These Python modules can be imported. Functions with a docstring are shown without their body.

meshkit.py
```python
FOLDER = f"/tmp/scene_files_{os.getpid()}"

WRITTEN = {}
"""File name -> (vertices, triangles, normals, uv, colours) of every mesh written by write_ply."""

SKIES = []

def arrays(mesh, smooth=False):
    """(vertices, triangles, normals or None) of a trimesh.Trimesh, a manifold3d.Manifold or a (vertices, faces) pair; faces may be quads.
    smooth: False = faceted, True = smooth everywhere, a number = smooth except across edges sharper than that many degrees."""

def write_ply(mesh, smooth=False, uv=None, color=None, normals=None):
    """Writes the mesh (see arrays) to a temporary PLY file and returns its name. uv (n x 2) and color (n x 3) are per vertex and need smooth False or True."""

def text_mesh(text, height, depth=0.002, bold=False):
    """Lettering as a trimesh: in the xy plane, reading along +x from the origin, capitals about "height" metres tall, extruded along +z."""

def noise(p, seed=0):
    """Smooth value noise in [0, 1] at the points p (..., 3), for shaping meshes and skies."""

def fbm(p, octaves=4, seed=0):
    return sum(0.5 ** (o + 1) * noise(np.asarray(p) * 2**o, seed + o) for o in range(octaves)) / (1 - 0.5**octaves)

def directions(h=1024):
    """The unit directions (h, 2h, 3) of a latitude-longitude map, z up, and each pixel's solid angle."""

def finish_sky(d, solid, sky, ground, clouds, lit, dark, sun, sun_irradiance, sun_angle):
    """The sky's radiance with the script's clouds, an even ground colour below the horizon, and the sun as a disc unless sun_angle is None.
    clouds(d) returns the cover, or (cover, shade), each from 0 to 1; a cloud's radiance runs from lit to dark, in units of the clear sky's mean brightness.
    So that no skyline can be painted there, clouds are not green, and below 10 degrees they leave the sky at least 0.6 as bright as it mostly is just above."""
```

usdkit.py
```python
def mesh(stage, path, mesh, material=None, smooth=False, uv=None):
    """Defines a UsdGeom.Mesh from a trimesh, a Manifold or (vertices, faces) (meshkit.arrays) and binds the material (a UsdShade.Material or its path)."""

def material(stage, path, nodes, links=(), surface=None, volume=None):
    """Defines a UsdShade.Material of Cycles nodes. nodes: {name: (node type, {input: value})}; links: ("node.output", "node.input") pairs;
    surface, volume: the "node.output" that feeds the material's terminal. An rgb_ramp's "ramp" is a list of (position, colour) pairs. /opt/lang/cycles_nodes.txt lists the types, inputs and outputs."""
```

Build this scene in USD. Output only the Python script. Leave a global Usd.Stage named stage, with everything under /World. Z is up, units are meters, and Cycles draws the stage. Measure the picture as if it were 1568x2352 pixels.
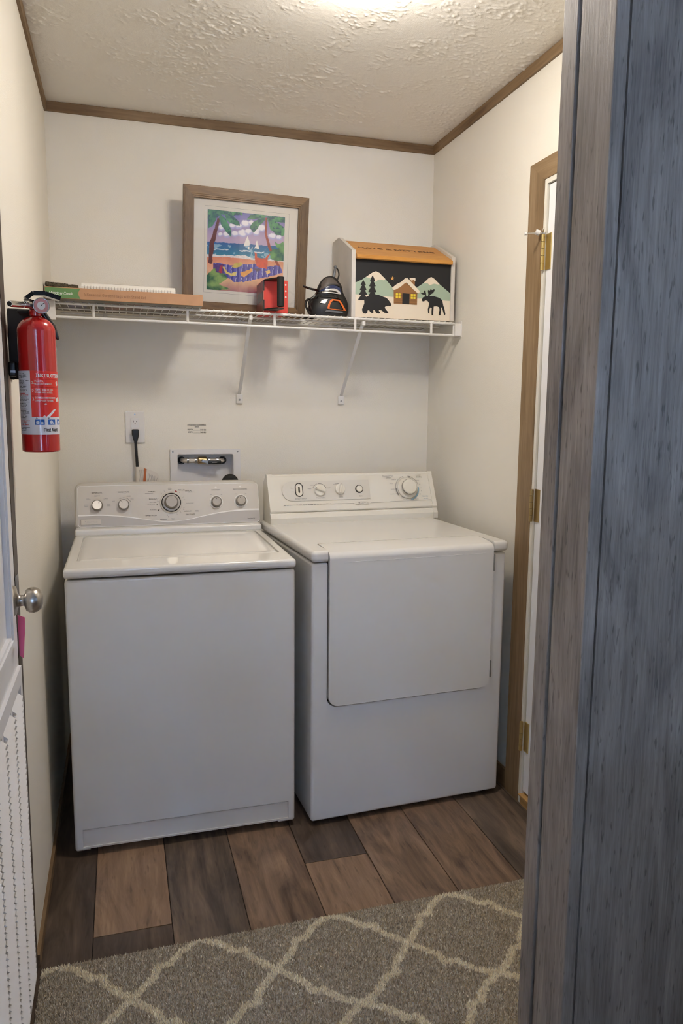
import math, numpy as np, trimesh, usdkit, meshkit
from pxr import Usd, UsdGeom, UsdLux, UsdShade, Gf, Sdf, Vt
from shapely.geometry import Polygon, LineString, Point, box as sbox
from shapely.ops import unary_union
from shapely import affinity
import manifold3d as m3

stage = Usd.Stage.CreateInMemory()
UsdGeom.SetStageUpAxis(stage, 'Z'); UsdGeom.SetStageMetersPerUnit(stage, 1.0)
UsdGeom.Xform.Define(stage, '/World'); UsdGeom.Scope.Define(stage, '/World/Looks')
PI = math.pi

# ------------------------------------------------------------------ camera
CAM = np.array([.2354, -3.13, 1.3677])
RM = np.array([[0.95931534, 0.28082968, 0.02913381], [-0.28216919, 0.95007238, 0.13320292], [0.0097281, -0.13600427, 0.99066049]])
cam = UsdGeom.Camera.Define(stage, '/World/camera')
r_, f_, u_ = RM[:, 0], RM[:, 1], RM[:, 2]
cam.AddTransformOp().Set(Gf.Matrix4d(*r_, 0, *u_, 0, *(-f_), 0, *CAM, 1))
cam.CreateHorizontalApertureAttr(36.0); cam.CreateVerticalApertureAttr(54.0)
cam.CreateFocalLengthAttr(36.0 * 1716.3 / 1568)
cam.CreateClippingRangeAttr(Gf.Vec2f(.05, 100))
cam.CreateExposureAttr(1.27)

# ------------------------------------------------------------------ lights (daylight of two unseen windows behind the camera; the lamp is in its builder)
LAMP = 32.0                                                          # emission of the ceiling lamp's diffuser
DAY = 54.0; DAY_SIDE = 12.0                                                            # daylight at the unseen windows, set to light machines, panel and left door
for nm, w, inten, mtx in (('window_daylight', 2.1, DAY, (-1, 0, 0, 0, 0, 0, 1, 0, 0, 1, 0, 0, -.55, -6.03, 1.52, 1)), ('window_daylight_side', 1.5, DAY_SIDE, (0, -1, 0, 0, 0, 0, 1, 0, -1, 0, 0, 0, 3.57, -5.15, 1.52, 1))):
    win = UsdLux.RectLight.Define(stage, '/World/' + nm)
    win.CreateWidthAttr(w); win.CreateHeightAttr(1.15); win.CreateColorAttr(Gf.Vec3f(.40, .61, 1.0)); win.CreateIntensityAttr(inten)
    m_ = np.array(mtx, float).reshape(4, 4); m_[2, :3] = np.cross(m_[0, :3], m_[1, :3])          # the light shines along its local -z
    win.AddTransformOp().Set(Gf.Matrix4d(*m_.ravel()))

# ------------------------------------------------------------------ materials
LOOKS = {}
def srgb(r, g, b):
    return tuple(((c / 255) / 12.92 if c <= 10 else ((c / 255 + .055) / 1.055) ** 2.4) for c in (r, g, b))
def M(name, rgb, rough=.5, metal=0., bump=None, var=None, coat=0., spec=.5, lin=False, aniso=0.):
    """bump=(scale, distance) ; var=(scale, amount)"""
    c = rgb if lin else srgb(*rgb)
    N = {'p': ('principled_bsdf', dict(base_color=c, roughness=rough, metallic=metal, coat_weight=coat, specular_ior_level=spec, anisotropic=aniso))}
    L = []
    if bump or var: N['g'] = ('geometry', {})
    if var:
        N['vn'] = ('noise_texture', dict(scale=var[0], detail=3., roughness=.6)); L.append(('g.position', 'vn.vector'))
        lo, hi = tuple(x * (1 - var[1]) for x in c), tuple(min(1, x * (1 + var[1])) for x in c)
        N['vr'] = ('rgb_ramp', dict(ramp=[(.3, lo), (.7, hi)])); L += [('vn.fac', 'vr.fac'), ('vr.color', 'p.base_color')]
    if bump:
        N['bn'] = ('noise_texture', dict(scale=bump[0], detail=3., roughness=.55)); L.append(('g.position', 'bn.vector'))
        N['b'] = ('bump', dict(strength=1., distance=bump[1])); L += [('bn.fac', 'b.height'), ('b.normal', 'p.normal')]
    LOOKS[name] = usdkit.material(stage, '/World/Looks/' + name, N, L, surface='p.BSDF')
    return LOOKS[name]
def wood(name, stops, axis, rough=.5, fine=90., stretch=.045, bump=.0004, big=7., spec=.4, rnd=False, fleck=0., mixf=.55, fscale=85.):
    """stretched-noise wood grain along axis 0/1/2"""
    s = [1., 1., 1.]; s[axis] = stretch
    N = {'g': ('geometry', {}), 'm': ('mapping', dict(scale=tuple(s))),
         'n1': ('noise_texture', dict(scale=fine, detail=6., roughness=.65, distortion=.4)),
         'n2': ('noise_texture', dict(scale=big, detail=4., roughness=.6, distortion=1.6)),
         'mx': ('mix_float', dict(fac=mixf)), 'r': ('rgb_ramp', dict(ramp=[(p, srgb(*c)) for p, c in stops])),
         'b': ('bump', dict(strength=.6, distance=bump)), 'p': ('principled_bsdf', dict(roughness=rough, specular_ior_level=spec))}
    L = [('m.vector', 'n1.vector'), ('n1.fac', 'mx.a'), ('n2.fac', 'mx.b'), ('mx.result', 'r.fac'), ('n1.fac', 'b.height'), ('b.normal', 'p.normal')]
    s2 = [1., 1., 1.]; s2[axis] = .22
    N['m2'] = ('mapping', dict(scale=tuple(s2))); L.append(('m2.vector', 'n2.vector'))
    if rnd:                                                            # every board its own stretch of grain
        N['o'] = ('object_info', {}); N['k'] = ('vector_math', dict(math_type='scale', vector1=(3.1, 7.7, 5.3)))
        N['a'] = ('vector_math', dict(math_type='add'))
        L += [('o.random', 'k.scale'), ('g.position', 'a.vector1'), ('k.vector', 'a.vector2'), ('a.vector', 'm.vector'), ('a.vector', 'm2.vector')]
    else:
        L += [('g.position', 'm.vector'), ('g.position', 'm2.vector')]
    col = 'r.color'
    if fleck:
        s3 = [1., 1., 1.]; s3[axis] = .16
        N['m3'] = ('mapping', dict(scale=tuple(s3))); N['n3'] = ('noise_texture', dict(scale=fscale, detail=2., roughness=.5))
        N['r3'] = ('rgb_ramp', dict(ramp=[(.62, (1, 1, 1)), (.72, (1 - fleck,) * 3)]))
        N['mu'] = ('mix', dict(mix_type='multiply', fac=1.))
        L += [('g.position', 'm3.vector'), ('m3.vector', 'n3.vector'), ('n3.fac', 'r3.fac'), (col, 'mu.color1'), ('r3.color', 'mu.color2')]
        col = 'mu.color'
    L.append((col, 'p.base_color'))
    LOOKS[name] = usdkit.material(stage, '/World/Looks/' + name, N, L, surface='p.BSDF')
    return LOOKS[name]
def paint_mat(name, rough=.5, coat=0., spec=.4, bump=None):
    N = {'a': ('attribute', dict(attribute='paint')), 'p': ('principled_bsdf', dict(roughness=rough, coat_weight=coat, specular_ior_level=spec))}
    LOOKS[name] = usdkit.material(stage, '/World/Looks/' + name, N, [('a.color', 'p.base_color')], surface='p.BSDF')
    return LOOKS[name]

# ------------------------------------------------------------------ mesh helpers
def bx(x0, x1, y0, y1, z0, z1):
    m = trimesh.creation.box([x1 - x0, y1 - y0, z1 - z0]); m.apply_translation([(x0 + x1) / 2, (y0 + y1) / 2, (z0 + z1) / 2]); return m
def tm(man):
    m = man.to_mesh(); return trimesh.Trimesh(m.vert_properties[:, :3], m.tri_verts, process=False)
def mf(t):
    return m3.Manifold(m3.Mesh(np.asarray(t.vertices, np.float32), np.asarray(t.faces, np.uint32)))
def mbx(x0, x1, y0, y1, z0, z1):
    return m3.Manifold.cube([x1 - x0, y1 - y0, z1 - z0]).translate([x0, y0, z0])
def rbx(x0, x1, y0, y1, z0, z1, r, seg=12):
    """rounded box (Manifold): hull of eight spheres"""
    s = m3.Manifold.sphere(r, seg); out = []
    for x in (x0 + r, x1 - r):
        for y in (y0 + r, y1 - r):
            for z in (z0 + r, z1 - r): out.append(s.translate([x, y, z]))
    return m3.Manifold.batch_hull(out)
def cat(*ms):
    fl = []
    for m in ms:
        if isinstance(m, (list, tuple)): fl += list(m)
        else: fl.append(m)
    fl = [tm(m) if hasattr(m, 'to_mesh') else m for m in fl]
    return trimesh.util.concatenate(fl)
def ext(poly, d, z0=0.):
    ps = [g for g in (poly.geoms if hasattr(poly, 'geoms') else [poly]) if g.area > 1e-9]
    m = trimesh.util.concatenate([trimesh.creation.extrude_polygon(p, d, engine='earcut') for p in ps]); m.apply_translation([0, 0, z0]); return m
def frame(mesh, o, U, V, N):
    """local x,y,z -> o + xU + yV + zN"""
    T = np.eye(4); T[:3, 0], T[:3, 1], T[:3, 2], T[:3, 3] = U, V, N, o
    m = mesh.copy(); m.apply_transform(T); return m
def rrect(x0, x1, y0, y1, r, n=8):
    return sbox(x0 + r, y0 + r, x1 - r, y1 - r).buffer(r, quad_segs=n)
def ext_round(poly, d, r, z0=0., n=3):
    """extrusion with a rounded top edge (stacked insets)"""
    zs = [0, d - r] + [d - r + r * math.sin(t) for t in np.linspace(0, PI / 2, n + 1)[1:]]
    ins = [0, 0] + [r * (1 - math.cos(t)) for t in np.linspace(0, PI / 2, n + 1)[1:]]
    ring = lambda q: np.array(affinity.scale(poly, 1, 1).buffer(-q, quad_segs=8).exterior.coords) if q else np.array(poly.exterior.coords)
    parts = []
    for i in range(len(zs)):
        a = poly.buffer(-ins[i], quad_segs=8) if ins[i] else poly
        if a.is_empty: continue
        parts.append((a, zs[i]))
    ms = []
    for i in range(len(parts)):
        lo = parts[i - 1][1] if i else 0
        if i: ms.append(ext(parts[i][0], parts[i][1] - 0 if i == 1 else parts[i][1], 0))
    m = cat(ms); m.apply_translation([0, 0, z0]); return m
def lathe(prof, seg=40):
    return trimesh.creation.revolve(np.array(prof, float), sections=seg)
def cyl(r, h, seg=24):
    m = trimesh.creation.cylinder(radius=r, height=h, sections=seg); m.apply_translation([0, 0, h / 2]); return m
def spline(pts, n=8):
    P = np.array(pts, float); Q = np.vstack([2 * P[0] - P[1], P, 2 * P[-1] - P[-2]]); out = []
    for i in range(1, len(Q) - 2):
        for t in np.arange(n) / n:
            a, b, c, d = Q[i - 1:i + 3]
            out.append(.5 * (2 * b + (c - a) * t + (2 * a - 5 * b + 4 * c - d) * t * t + (3 * b - a - 3 * c + d) * t ** 3))
    return np.vstack([out, P[-1]])
def tube(path, r, seg=8, ry=None):
    """tube along a polyline; r may be an array; ry flattens it"""
    P = np.array(path, float); n = len(P); R = np.broadcast_to(np.asarray(r, float), (n,))
    T = np.gradient(P, axis=0); T /= np.linalg.norm(T, axis=1, keepdims=True) + 1e-12
    a = np.array([0, 0, 1.]) if abs(T[0][2]) < .9 else np.array([1., 0, 0])
    A = np.cross(T[0], a); A /= np.linalg.norm(A); V = []
    k = np.arange(seg) / seg * 2 * PI
    for i in range(n):
        A = A - T[i] * (A @ T[i]); A /= np.linalg.norm(A); B = np.cross(T[i], A)
        V.append(P[i] + R[i] * (np.cos(k)[:, None] * A + np.sin(k)[:, None] * B * (1 if ry is None else ry)))
    V = np.vstack(V); F = []
    for i in range(n - 1):
        for j in range(seg):
            p, q, s, t = i * seg + j, i * seg + (j + 1) % seg, (i + 1) * seg + j, (i + 1) * seg + (j + 1) % seg
            F += [[p, q, t], [p, t, s]]
    V = np.vstack([V, P[0], P[-1]]); c0, c1 = len(V) - 2, len(V) - 1
    for j in range(seg): F += [[c0, (j + 1) % seg, j], [c1, (n - 1) * seg + j, (n - 1) * seg + (j + 1) % seg]]
    m = trimesh.Trimesh(V, F, process=False); m.fix_normals(); return m
def bar(a, b, w, h, up=(0, 0, 1)):
    """box bar from a to b, w across, h along up"""
    a, b = np.array(a, float), np.array(b, float); t = b - a; L = np.linalg.norm(t); t /= L
    s = np.cross(t, up); s /= np.linalg.norm(s); v = np.cross(s, t)
    m = trimesh.creation.box([L, w, h]); return frame(m, (a + b) / 2, t, s, v)
def text(t, h, o, U, V, depth=.0004, bold=False, center=True, squeeze=None):
    """lettering on a plane; capitals h tall, centred on o; squeeze = wanted width"""
    m = meshkit.text_mesh(t, h, depth, bold)
    w = m.bounds[1][0] - m.bounds[0][0]
    m.apply_translation([-m.bounds[0][0], 0, 0])
    if squeeze: m.vertices[:, 0] *= squeeze / w; w = squeeze
    if center: m.apply_translation([-w / 2, -h / 2, 0])
    U, V = np.array(U, float), np.array(V, float)
    return frame(m, o, U, V, np.cross(U, V))

# ------------------------------------------------------------------ scene tree helpers
USED = {}
def numbered(path):
    k = USED.get(path, 0); USED[path] = k + 1
    return path if k == 0 else f'{path}_{k:03d}'
def keys(p, label=None, category=None, group=None, kind=None):
    for k, v in (('label', label), ('category', category), ('group', group), ('kind', kind)):
        if v: p.SetCustomDataByKey(k, v)
BASE = {}
def thing(name, label, category, loc=(0, 0, 0), rotz=0., group=None, kind=None):
    path = numbered('/World/' + name); x = UsdGeom.Xform.Define(stage, path)
    x.AddTranslateOp().Set(Gf.Vec3d(*map(float, loc)))
    if rotz: x.AddRotateZOp().Set(math.degrees(rotz))
    keys(x.GetPrim(), label, category, group, kind); BASE[path] = (np.array(loc, float), rotz); return path
def part(parent, name, mesh, mat, smooth=35, world=True, label=None, kind=None, colors=None):
    """a mesh under a thing (or a part). world: its points are in world coordinates"""
    path = numbered(parent + '/' + name)
    v, f, n = meshkit.arrays(mesh, smooth)
    root = '/'.join(parent.split('/')[:3])
    if world and root in BASE:
        loc, rz = BASE[root]; v = v - loc
        if rz:
            c, s = math.cos(-rz), math.sin(-rz); R = np.array([[c, -s, 0], [s, c, 0], [0, 0, 1]])
            v = v @ R.T; n = n @ R.T if n is not None else None
    m = UsdGeom.Mesh.Define(stage, path)
    m.CreatePointsAttr(Vt.Vec3fArray.FromNumpy(v.astype(np.float32)))
    m.CreateFaceVertexCountsAttr(Vt.IntArray.FromNumpy(np.full(len(f), 3, np.int32)))
    m.CreateFaceVertexIndicesAttr(Vt.IntArray.FromNumpy(f.astype(np.int32).ravel())); m.CreateSubdivisionSchemeAttr('none')
    if n is not None: m.CreateNormalsAttr(Vt.Vec3fArray.FromNumpy(n.astype(np.float32))); m.SetNormalsInterpolation('vertex')
    if colors is not None: UsdGeom.PrimvarsAPI(m).CreatePrimvar('paint', Sdf.ValueTypeNames.Color3fArray, 'vertex').Set(Vt.Vec3fArray.FromNumpy(np.asarray(colors, np.float32)))
    UsdShade.MaterialBindingAPI.Apply(m.GetPrim()).Bind(LOOKS[mat] if isinstance(mat, str) else mat)
    keys(m.GetPrim(), label, None, None, kind); return path
def solo(name, mesh, mat, label, category, group=None, kind=None, smooth=35, colors=None):
    p = part('/World', name, mesh, mat, smooth, label=label, kind=kind, colors=colors)
    keys(stage.GetPrimAtPath(p), None, category, group); return p
def struct(name, mesh, mat, label, category, smooth=35):
    return solo(name, mesh, mat, label, category, kind='structure', smooth=smooth)

# ------------------------------------------------------------------ looks
M('wall_paint', (231, 226, 214), .75, bump=(260., .0006), var=(2., .02))
M('ceiling_paint', (236, 232, 224), .8, bump=(320., .0006))
M('white_paint', (232, 232, 234), .42, bump=(180., .0002))
M('enamel', (222, 220, 215), .22, coat=.3)
M('enamel_warm', (224, 220, 208), .24, coat=.2)
M('gap_black', (8, 8, 8), .8)
M('grey_line', (120, 118, 116), .6)
wood('trim_wood', [(.3, (92, 70, 48)), (.5, (124, 100, 72)), (.7, (146, 122, 92))], 0, .55)
wood('trim_wood_y', [(.3, (92, 70, 48)), (.5, (124, 100, 72)), (.7, (146, 122, 92))], 1, .55)
wood('casing_wood', [(.3, (98, 78, 54)), (.5, (134, 110, 80)), (.7, (158, 134, 104))], 2, .5)
wood('casing_wood_y', [(.3, (98, 78, 54)), (.5, (134, 110, 80)), (.7, (158, 134, 104))], 1, .5)
wood('barn_wood', [(.28, (88, 80, 74)), (.45, (140, 128, 117)), (.58, (166, 152, 139)), (.75, (196, 181, 166))], 2, .5, fine=230., stretch=.035, bump=.0005, big=10., fleck=.45, fscale=190.)
wood('pine', [(.3, (176, 134, 78)), (.7, (214, 176, 118))], 1, .5)
FL = {'plank_dark': [(.30, (46, 38, 33)), (.44, (72, 60, 51)), (.56, (92, 77, 65)), (.70, (120, 101, 85))],
      'plank_grey': [(.30, (50, 44, 40)), (.44, (84, 72, 62)), (.56, (108, 92, 78)), (.70, (136, 116, 98))],
      'plank_mid': [(.30, (62, 48, 39)), (.44, (104, 84, 68)), (.56, (130, 106, 86)), (.70, (158, 131, 107))],
      'plank_tan': [(.30, (80, 62, 48)), (.44, (128, 103, 82)), (.56, (150, 122, 98)), (.70, (178, 150, 122))]}
for k, v in FL.items(): wood(k, v, 1, .40, fine=55., stretch=.07, bump=.0003, big=13., rnd=True, fleck=.35, mixf=.62)
M('subfloor', (40, 32, 28), .9)
M('brushed_nickel', (190, 186, 180), .28, 1.)
M('chrome', (225, 224, 222), .12, 1.)
M('steel', (170, 172, 175), .3, 1.)
M('brass', (206, 184, 124), .38, 1.)
M('old_brass', (172, 150, 106), .42, 1.)
M('black_plastic', (16, 16, 17), .38)
M('black_gloss', (12, 12, 13), .2, coat=.5)
M('black_matte', (20, 20, 20), .7)
M('pink_tape', (255, 112, 150), .5)
M('silver_panel', (208, 202, 192), .36, .2)
M('silver_rim', (196, 191, 180), .4, .2)
M('silver_dark', (188, 183, 177), .38, .2)
M('swoosh_white', (240, 238, 234), .3)
M('knob_metal', (178, 176, 172), .3, 1., aniso=.6)
M('knob_side', (150, 146, 140), .35, .9)
M('print_dark', (48, 46, 46), .6)
M('print_grey', (128, 126, 124), .6)
M('print_white', (238, 236, 232), .5)
M('print_red', (150, 40, 36), .5)
M('print_blue', (140, 172, 188), .5)
M('ext_red', (190, 24, 22), .2, coat=.6)
M('label_white', (226, 226, 228), .3, coat=.3)
M('label_red', (226, 46, 34), .3, coat=.3)
M('label_blue', (28, 92, 176), .3)
M('gauge_pink', (204, 140, 138), .3)
M('wire_white', (226, 224, 220), .35)
M('plate_white', (226, 222, 216), .35)
M('plastic_white', (224, 222, 220), .4)
M('box_white', (212, 206, 196), .6, bump=(120., .0005), var=(14., .05))
wood('box_wood', [(.3, (186, 124, 54)), (.5, (206, 144, 68)), (.7, (220, 162, 84))], 0, .45)
M('box_black', (26, 26, 27), .65)
M('snow_cream', (232, 218, 196), .6)
M('hill_green', (166, 184, 160), .6)
M('cabin_brown', (150, 104, 60), .6)
M('cabin_line', (112, 76, 44), .6)
M('win_yellow', (232, 204, 56), .5)
M('star_gold', (214, 158, 84), .5)
M('kraft', (186, 140, 100), .55, var=(30., .04), coat=.15)
M('kraft_green', (98, 140, 82), .5, coat=.15)
M('kraft_text', (140, 100, 68), .6)
M('fuzzy_dark', (84, 76, 60), .95, bump=(260., .004), var=(150., .75))
M('comb_grey', (204, 200, 192), .5)
M('paper', (232, 228, 220), .6)
M('paper_grey', (186, 180, 170), .5)
M('mat_white', (222, 215, 202), .7)
M('mat_line', (150, 144, 136), .7)
wood('frame_wood', [(.3, (84, 62, 38)), (.5, (122, 94, 60)), (.7, (152, 122, 82))], 0, .42, fine=120., stretch=.12)
wood('frame_wood_z', [(.3, (72, 54, 36)), (.5, (104, 82, 56)), (.7, (128, 104, 74))], 2, .42, fine=120., stretch=.12)
M('iron_black', (27, 26, 26), .5)
M('iron_brown', (84, 75, 69), .5)
M('iron_blue', (30, 44, 84), .18, coat=.4)
M('iron_silver', (196, 193, 188), .42, .3)
M('iron_grey', (104, 106, 108), .45)
M('iron_orange', (226, 108, 36), .35)
M('carton_red', (214, 62, 48), .45)
M('carton_maroon', (112, 54, 46), .4, var=(60., .5))
M('carton_dark', (48, 30, 30), .35, var=(70., .6))
M('carton_cream', (196, 178, 160), .5)
M('tag_white', (224, 216, 204), .5)
M('tag_orange', (188, 104, 56), .5)
M('brass_valve', (170, 146, 108), .35, .8)
M('pex_white', (214, 206, 194), .45)
M('jamb_dark', (74, 64, 56), .5)
M('rug_base', (160, 155, 145), .95)
paint_mat('rug_pile', .95, spec=.1)
paint_mat('art_print', .35, coat=.25)
paint_mat('carton_print', .35, coat=.2)
paint_mat('ext_label', .28, coat=.3)
LOOKS['knob_metal'] = usdkit.material(stage, '/World/Looks/knob_brushed', {'t': ('tangent', dict(direction_type='radial', axis='y')), 'p': ('principled_bsdf', dict(base_color=srgb(214, 210, 204), metallic=1., roughness=.38, anisotropic=.85))}, [('t.tangent', 'p.tangent')], surface='p.BSDF')
LOOKS['lamp_glass'] = usdkit.material(stage, '/World/Looks/lamp_glass', {'e': ('emission', dict(color=(1., .92, .83), strength=LAMP))}, surface='e.emission')
usdkit.material(stage, '/World/Looks/glass', {'t': ('transparent_bsdf', {}), 'g': ('glossy_bsdf', dict(roughness=.02)), 'f': ('fresnel', dict(IOR=1.45)), 'm': ('mix_closure', {})},
                [('f.fac', 'm.fac'), ('t.BSDF', 'm.closure1'), ('g.BSDF', 'm.closure2')], surface='m.closure')
LOOKS['glass'] = UsdShade.Material.Get(stage, '/World/Looks/glass')

# ================================================================== SETTING
W, HC, YN, YP = 1.5587, 2.485, -1.962, -2.10      # room width, ceiling height, room and hall faces of the near partition
JX = .9554                                          # end of that partition
# back wall with the recess of the water-supply box
wb = mbx(-.10, W + .10, 0, .11, 0, HC) - mbx(.4535, .689, -.01, .060, .97, 1.182)
struct('wall_back', wb, 'wall_paint', 'cream textured back wall behind washer and dryer', 'wall')
DY0, DY1 = -1.385, -2.13                            # left door opening along the wall
struct('wall_left', cat(bx(-.10, 0, DY0 + .062, 0, 0, HC), bx(-.10, 0, DY1, DY0 + .062, 2.05, HC), bx(-.10, 0, -2.62, DY1, 0, HC)), 'wall_paint',
       'cream left wall with the fire extinguisher on it', 'wall')
RY0, RY1, RZ = -.925, -1.74, 2.095                  # right door opening
struct('wall_right', mbx(W, W + .10, YN, 0, 0, HC) - mbx(W - .01, W + .2, RY1, RY0, -.01, RZ), 'wall_paint', 'cream right wall beside the dryer', 'wall')
# ceiling: stomped plaster, real relief
nx, ny = 400, 540
gx, gy = np.linspace(0, W, nx), np.linspace(-2.10, 0, ny); X, Y = np.meshgrid(gx, gy)
P = np.stack([X, Y, 0 * X], -1)
wq = np.stack([meshkit.fbm(P * 9, 3, 5), meshkit.fbm(P * 9, 3, 8), 0 * X], -1) * .06
a1 = meshkit.noise((P + wq) * np.array([62, 80, 1]), 1); a2 = meshkit.noise((P + wq) * np.array([120, 150, 1]), 2); a3 = meshkit.noise(P * 11, 3)
rid = np.clip(1 - np.abs(a1 - .5) * 5.5, 0, 1) ** 2 * np.clip(a2 * 1.8 - .4, 0, 1) * np.clip(a3 * 2.2 - .55, .12, 1)
hgt = .0034 * rid + .0013 * np.clip(a2 - .45, 0, 1) * np.clip(a3 * 2 - .3, .2, 1)
V = np.stack([X, Y, HC - hgt], -1).reshape(-1, 3)
i = np.arange(nx * ny).reshape(ny, nx); q = np.stack([i[:-1, :-1], i[1:, :-1], i[1:, 1:], i[:-1, 1:]], -1).reshape(-1, 4)
struct('ceiling', trimesh.Trimesh(V, np.vstack([q[:, [0, 1, 2]], q[:, [0, 2, 3]]]), process=False), 'ceiling_paint', 'white stomped-plaster ceiling of the laundry room', 'ceiling', smooth=True)
struct('ceiling', cat(bx(-2.6, 3.6, -6.1, -2.10, HC, HC + .1), bx(-.1, W + .1, -2.10, .1, HC + .001, HC + .1)), 'ceiling_paint', 'smooth white ceiling of the living area behind the laundry doorway', 'ceiling')
# floor: vinyl planks, one mesh per plank
fl = struct('floor', bx(-2.6, 3.6, -6.1, .1, -.06, -.004), 'subfloor', 'brown and grey wood-look plank floor', 'floor')
rng = np.random.default_rng(4)
xs = [-.0735, .1295, .3305, .5289, .7355, .9345, 1.1310, 1.3375, 1.5390, 1.7400]
known = {1: [(-1.2485, 'plank_tan', 'plank_dark')], 4: [(-1.0835, 'plank_dark', 'plank_tan')]}
solid = {0: 'plank_dark', 2: 'plank_grey', 3: 'plank_mid', 5: 'plank_mid', 6: 'plank_mid', 7: 'plank_grey', 8: 'plank_grey'}
def plank(x0, x1, y0, y1, mat):
    e, c = .0011, .0012
    b = np.array([[x0 + e, y0 + e], [x1 - e, y0 + e], [x1 - e, y1 - e], [x0 + e, y1 - e]]); t = b + np.array([[c, c], [-c, c], [-c, -c], [c, -c]])
    v = np.vstack([np.c_[b, np.full(4, -.004)], np.c_[b, np.full(4, -.0010)], np.c_[t, np.zeros(4)]])
    f = [[8, 9, 10], [8, 10, 11]]
    for k in range(4):
        l = (k + 1) % 4
        for o in (0, 4): f += [[o + k, o + l, o + l + 4], [o + k, o + l + 4, o + k + 4]]
    part(fl, 'plank', trimesh.Trimesh(v, f, process=False), mat, smooth=False)
for c in range(len(xs) - 1):
    x0, x1 = xs[c], xs[c + 1]
    if c in known:
        j, far, near = known[c][0]; cuts = [(j, .0, far), (j - 1.22, j, near), (j - 2.44, j - 1.22, far)]
    else:
        j = (-1.95, -.0, -2.05, -1.78, -.0, -2.2, -1.62, -1.9, -2.0)[c]; cuts = [(j, 0., solid[c]), (j - 1.22, j, 'plank_mid')]
    for a, b, m in cuts:
        plank(max(x0, -.0735), x1, a, b, m)
ks = list(FL)
for c in range(-12, 18):                                               # the floor goes on into the living area
    x0 = xs[0] + .2016 * c
    if x0 < -2.6 or x0 > 3.4: continue
    inside = 0 <= c < 9
    y = -2.1 if not inside else -3.0
    if inside:
        lo = min(k[0] for k in [((known[c][0][0] - 2.44),)] ) if c in known else (-1.95, -.0, -2.05, -1.78, -.0, -2.2, -1.62, -1.9, -2.0)[c] - 1.22
        y = lo
    while y > -6.0:
        l = min(1.22, y + 6.05); plank(x0, x0 + .2016, y - l, y, ks[rng.integers(4)]); y -= l
# ceiling trim, baseboards
tz = 2.4495
struct('trim_1', bx(.009, W - .009, -.009, 0, tz, HC - .001), 'trim_wood', 'brown wood strip where the back wall meets the ceiling', 'trim')
struct('trim_2', bx(0, .009, -2.10, 0, tz, HC - .001), 'trim_wood_y', 'brown wood strip where the left wall meets the ceiling', 'trim')
struct('trim_3', bx(W - .009, W, YN, 0, tz, HC - .001), 'trim_wood_y', 'brown wood strip where the right wall meets the ceiling', 'trim')
struct('baseboard_left', bx(0, .009, DY0 + .062, -.01, 0, .034), 'trim_wood_y', 'low brown baseboard strip along the left wall', 'baseboard')
struct('baseboard_right', bx(W - .011, W, -.836, -.01, 0, .068), 'trim_wood_y', 'brown baseboard on the right wall beside the dryer', 'baseboard')
struct('baseboard_back', bx(.01, W - .012, -.010, 0, 0, .06), 'trim_wood', 'brown baseboard along the back wall behind the machines', 'baseboard')
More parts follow.
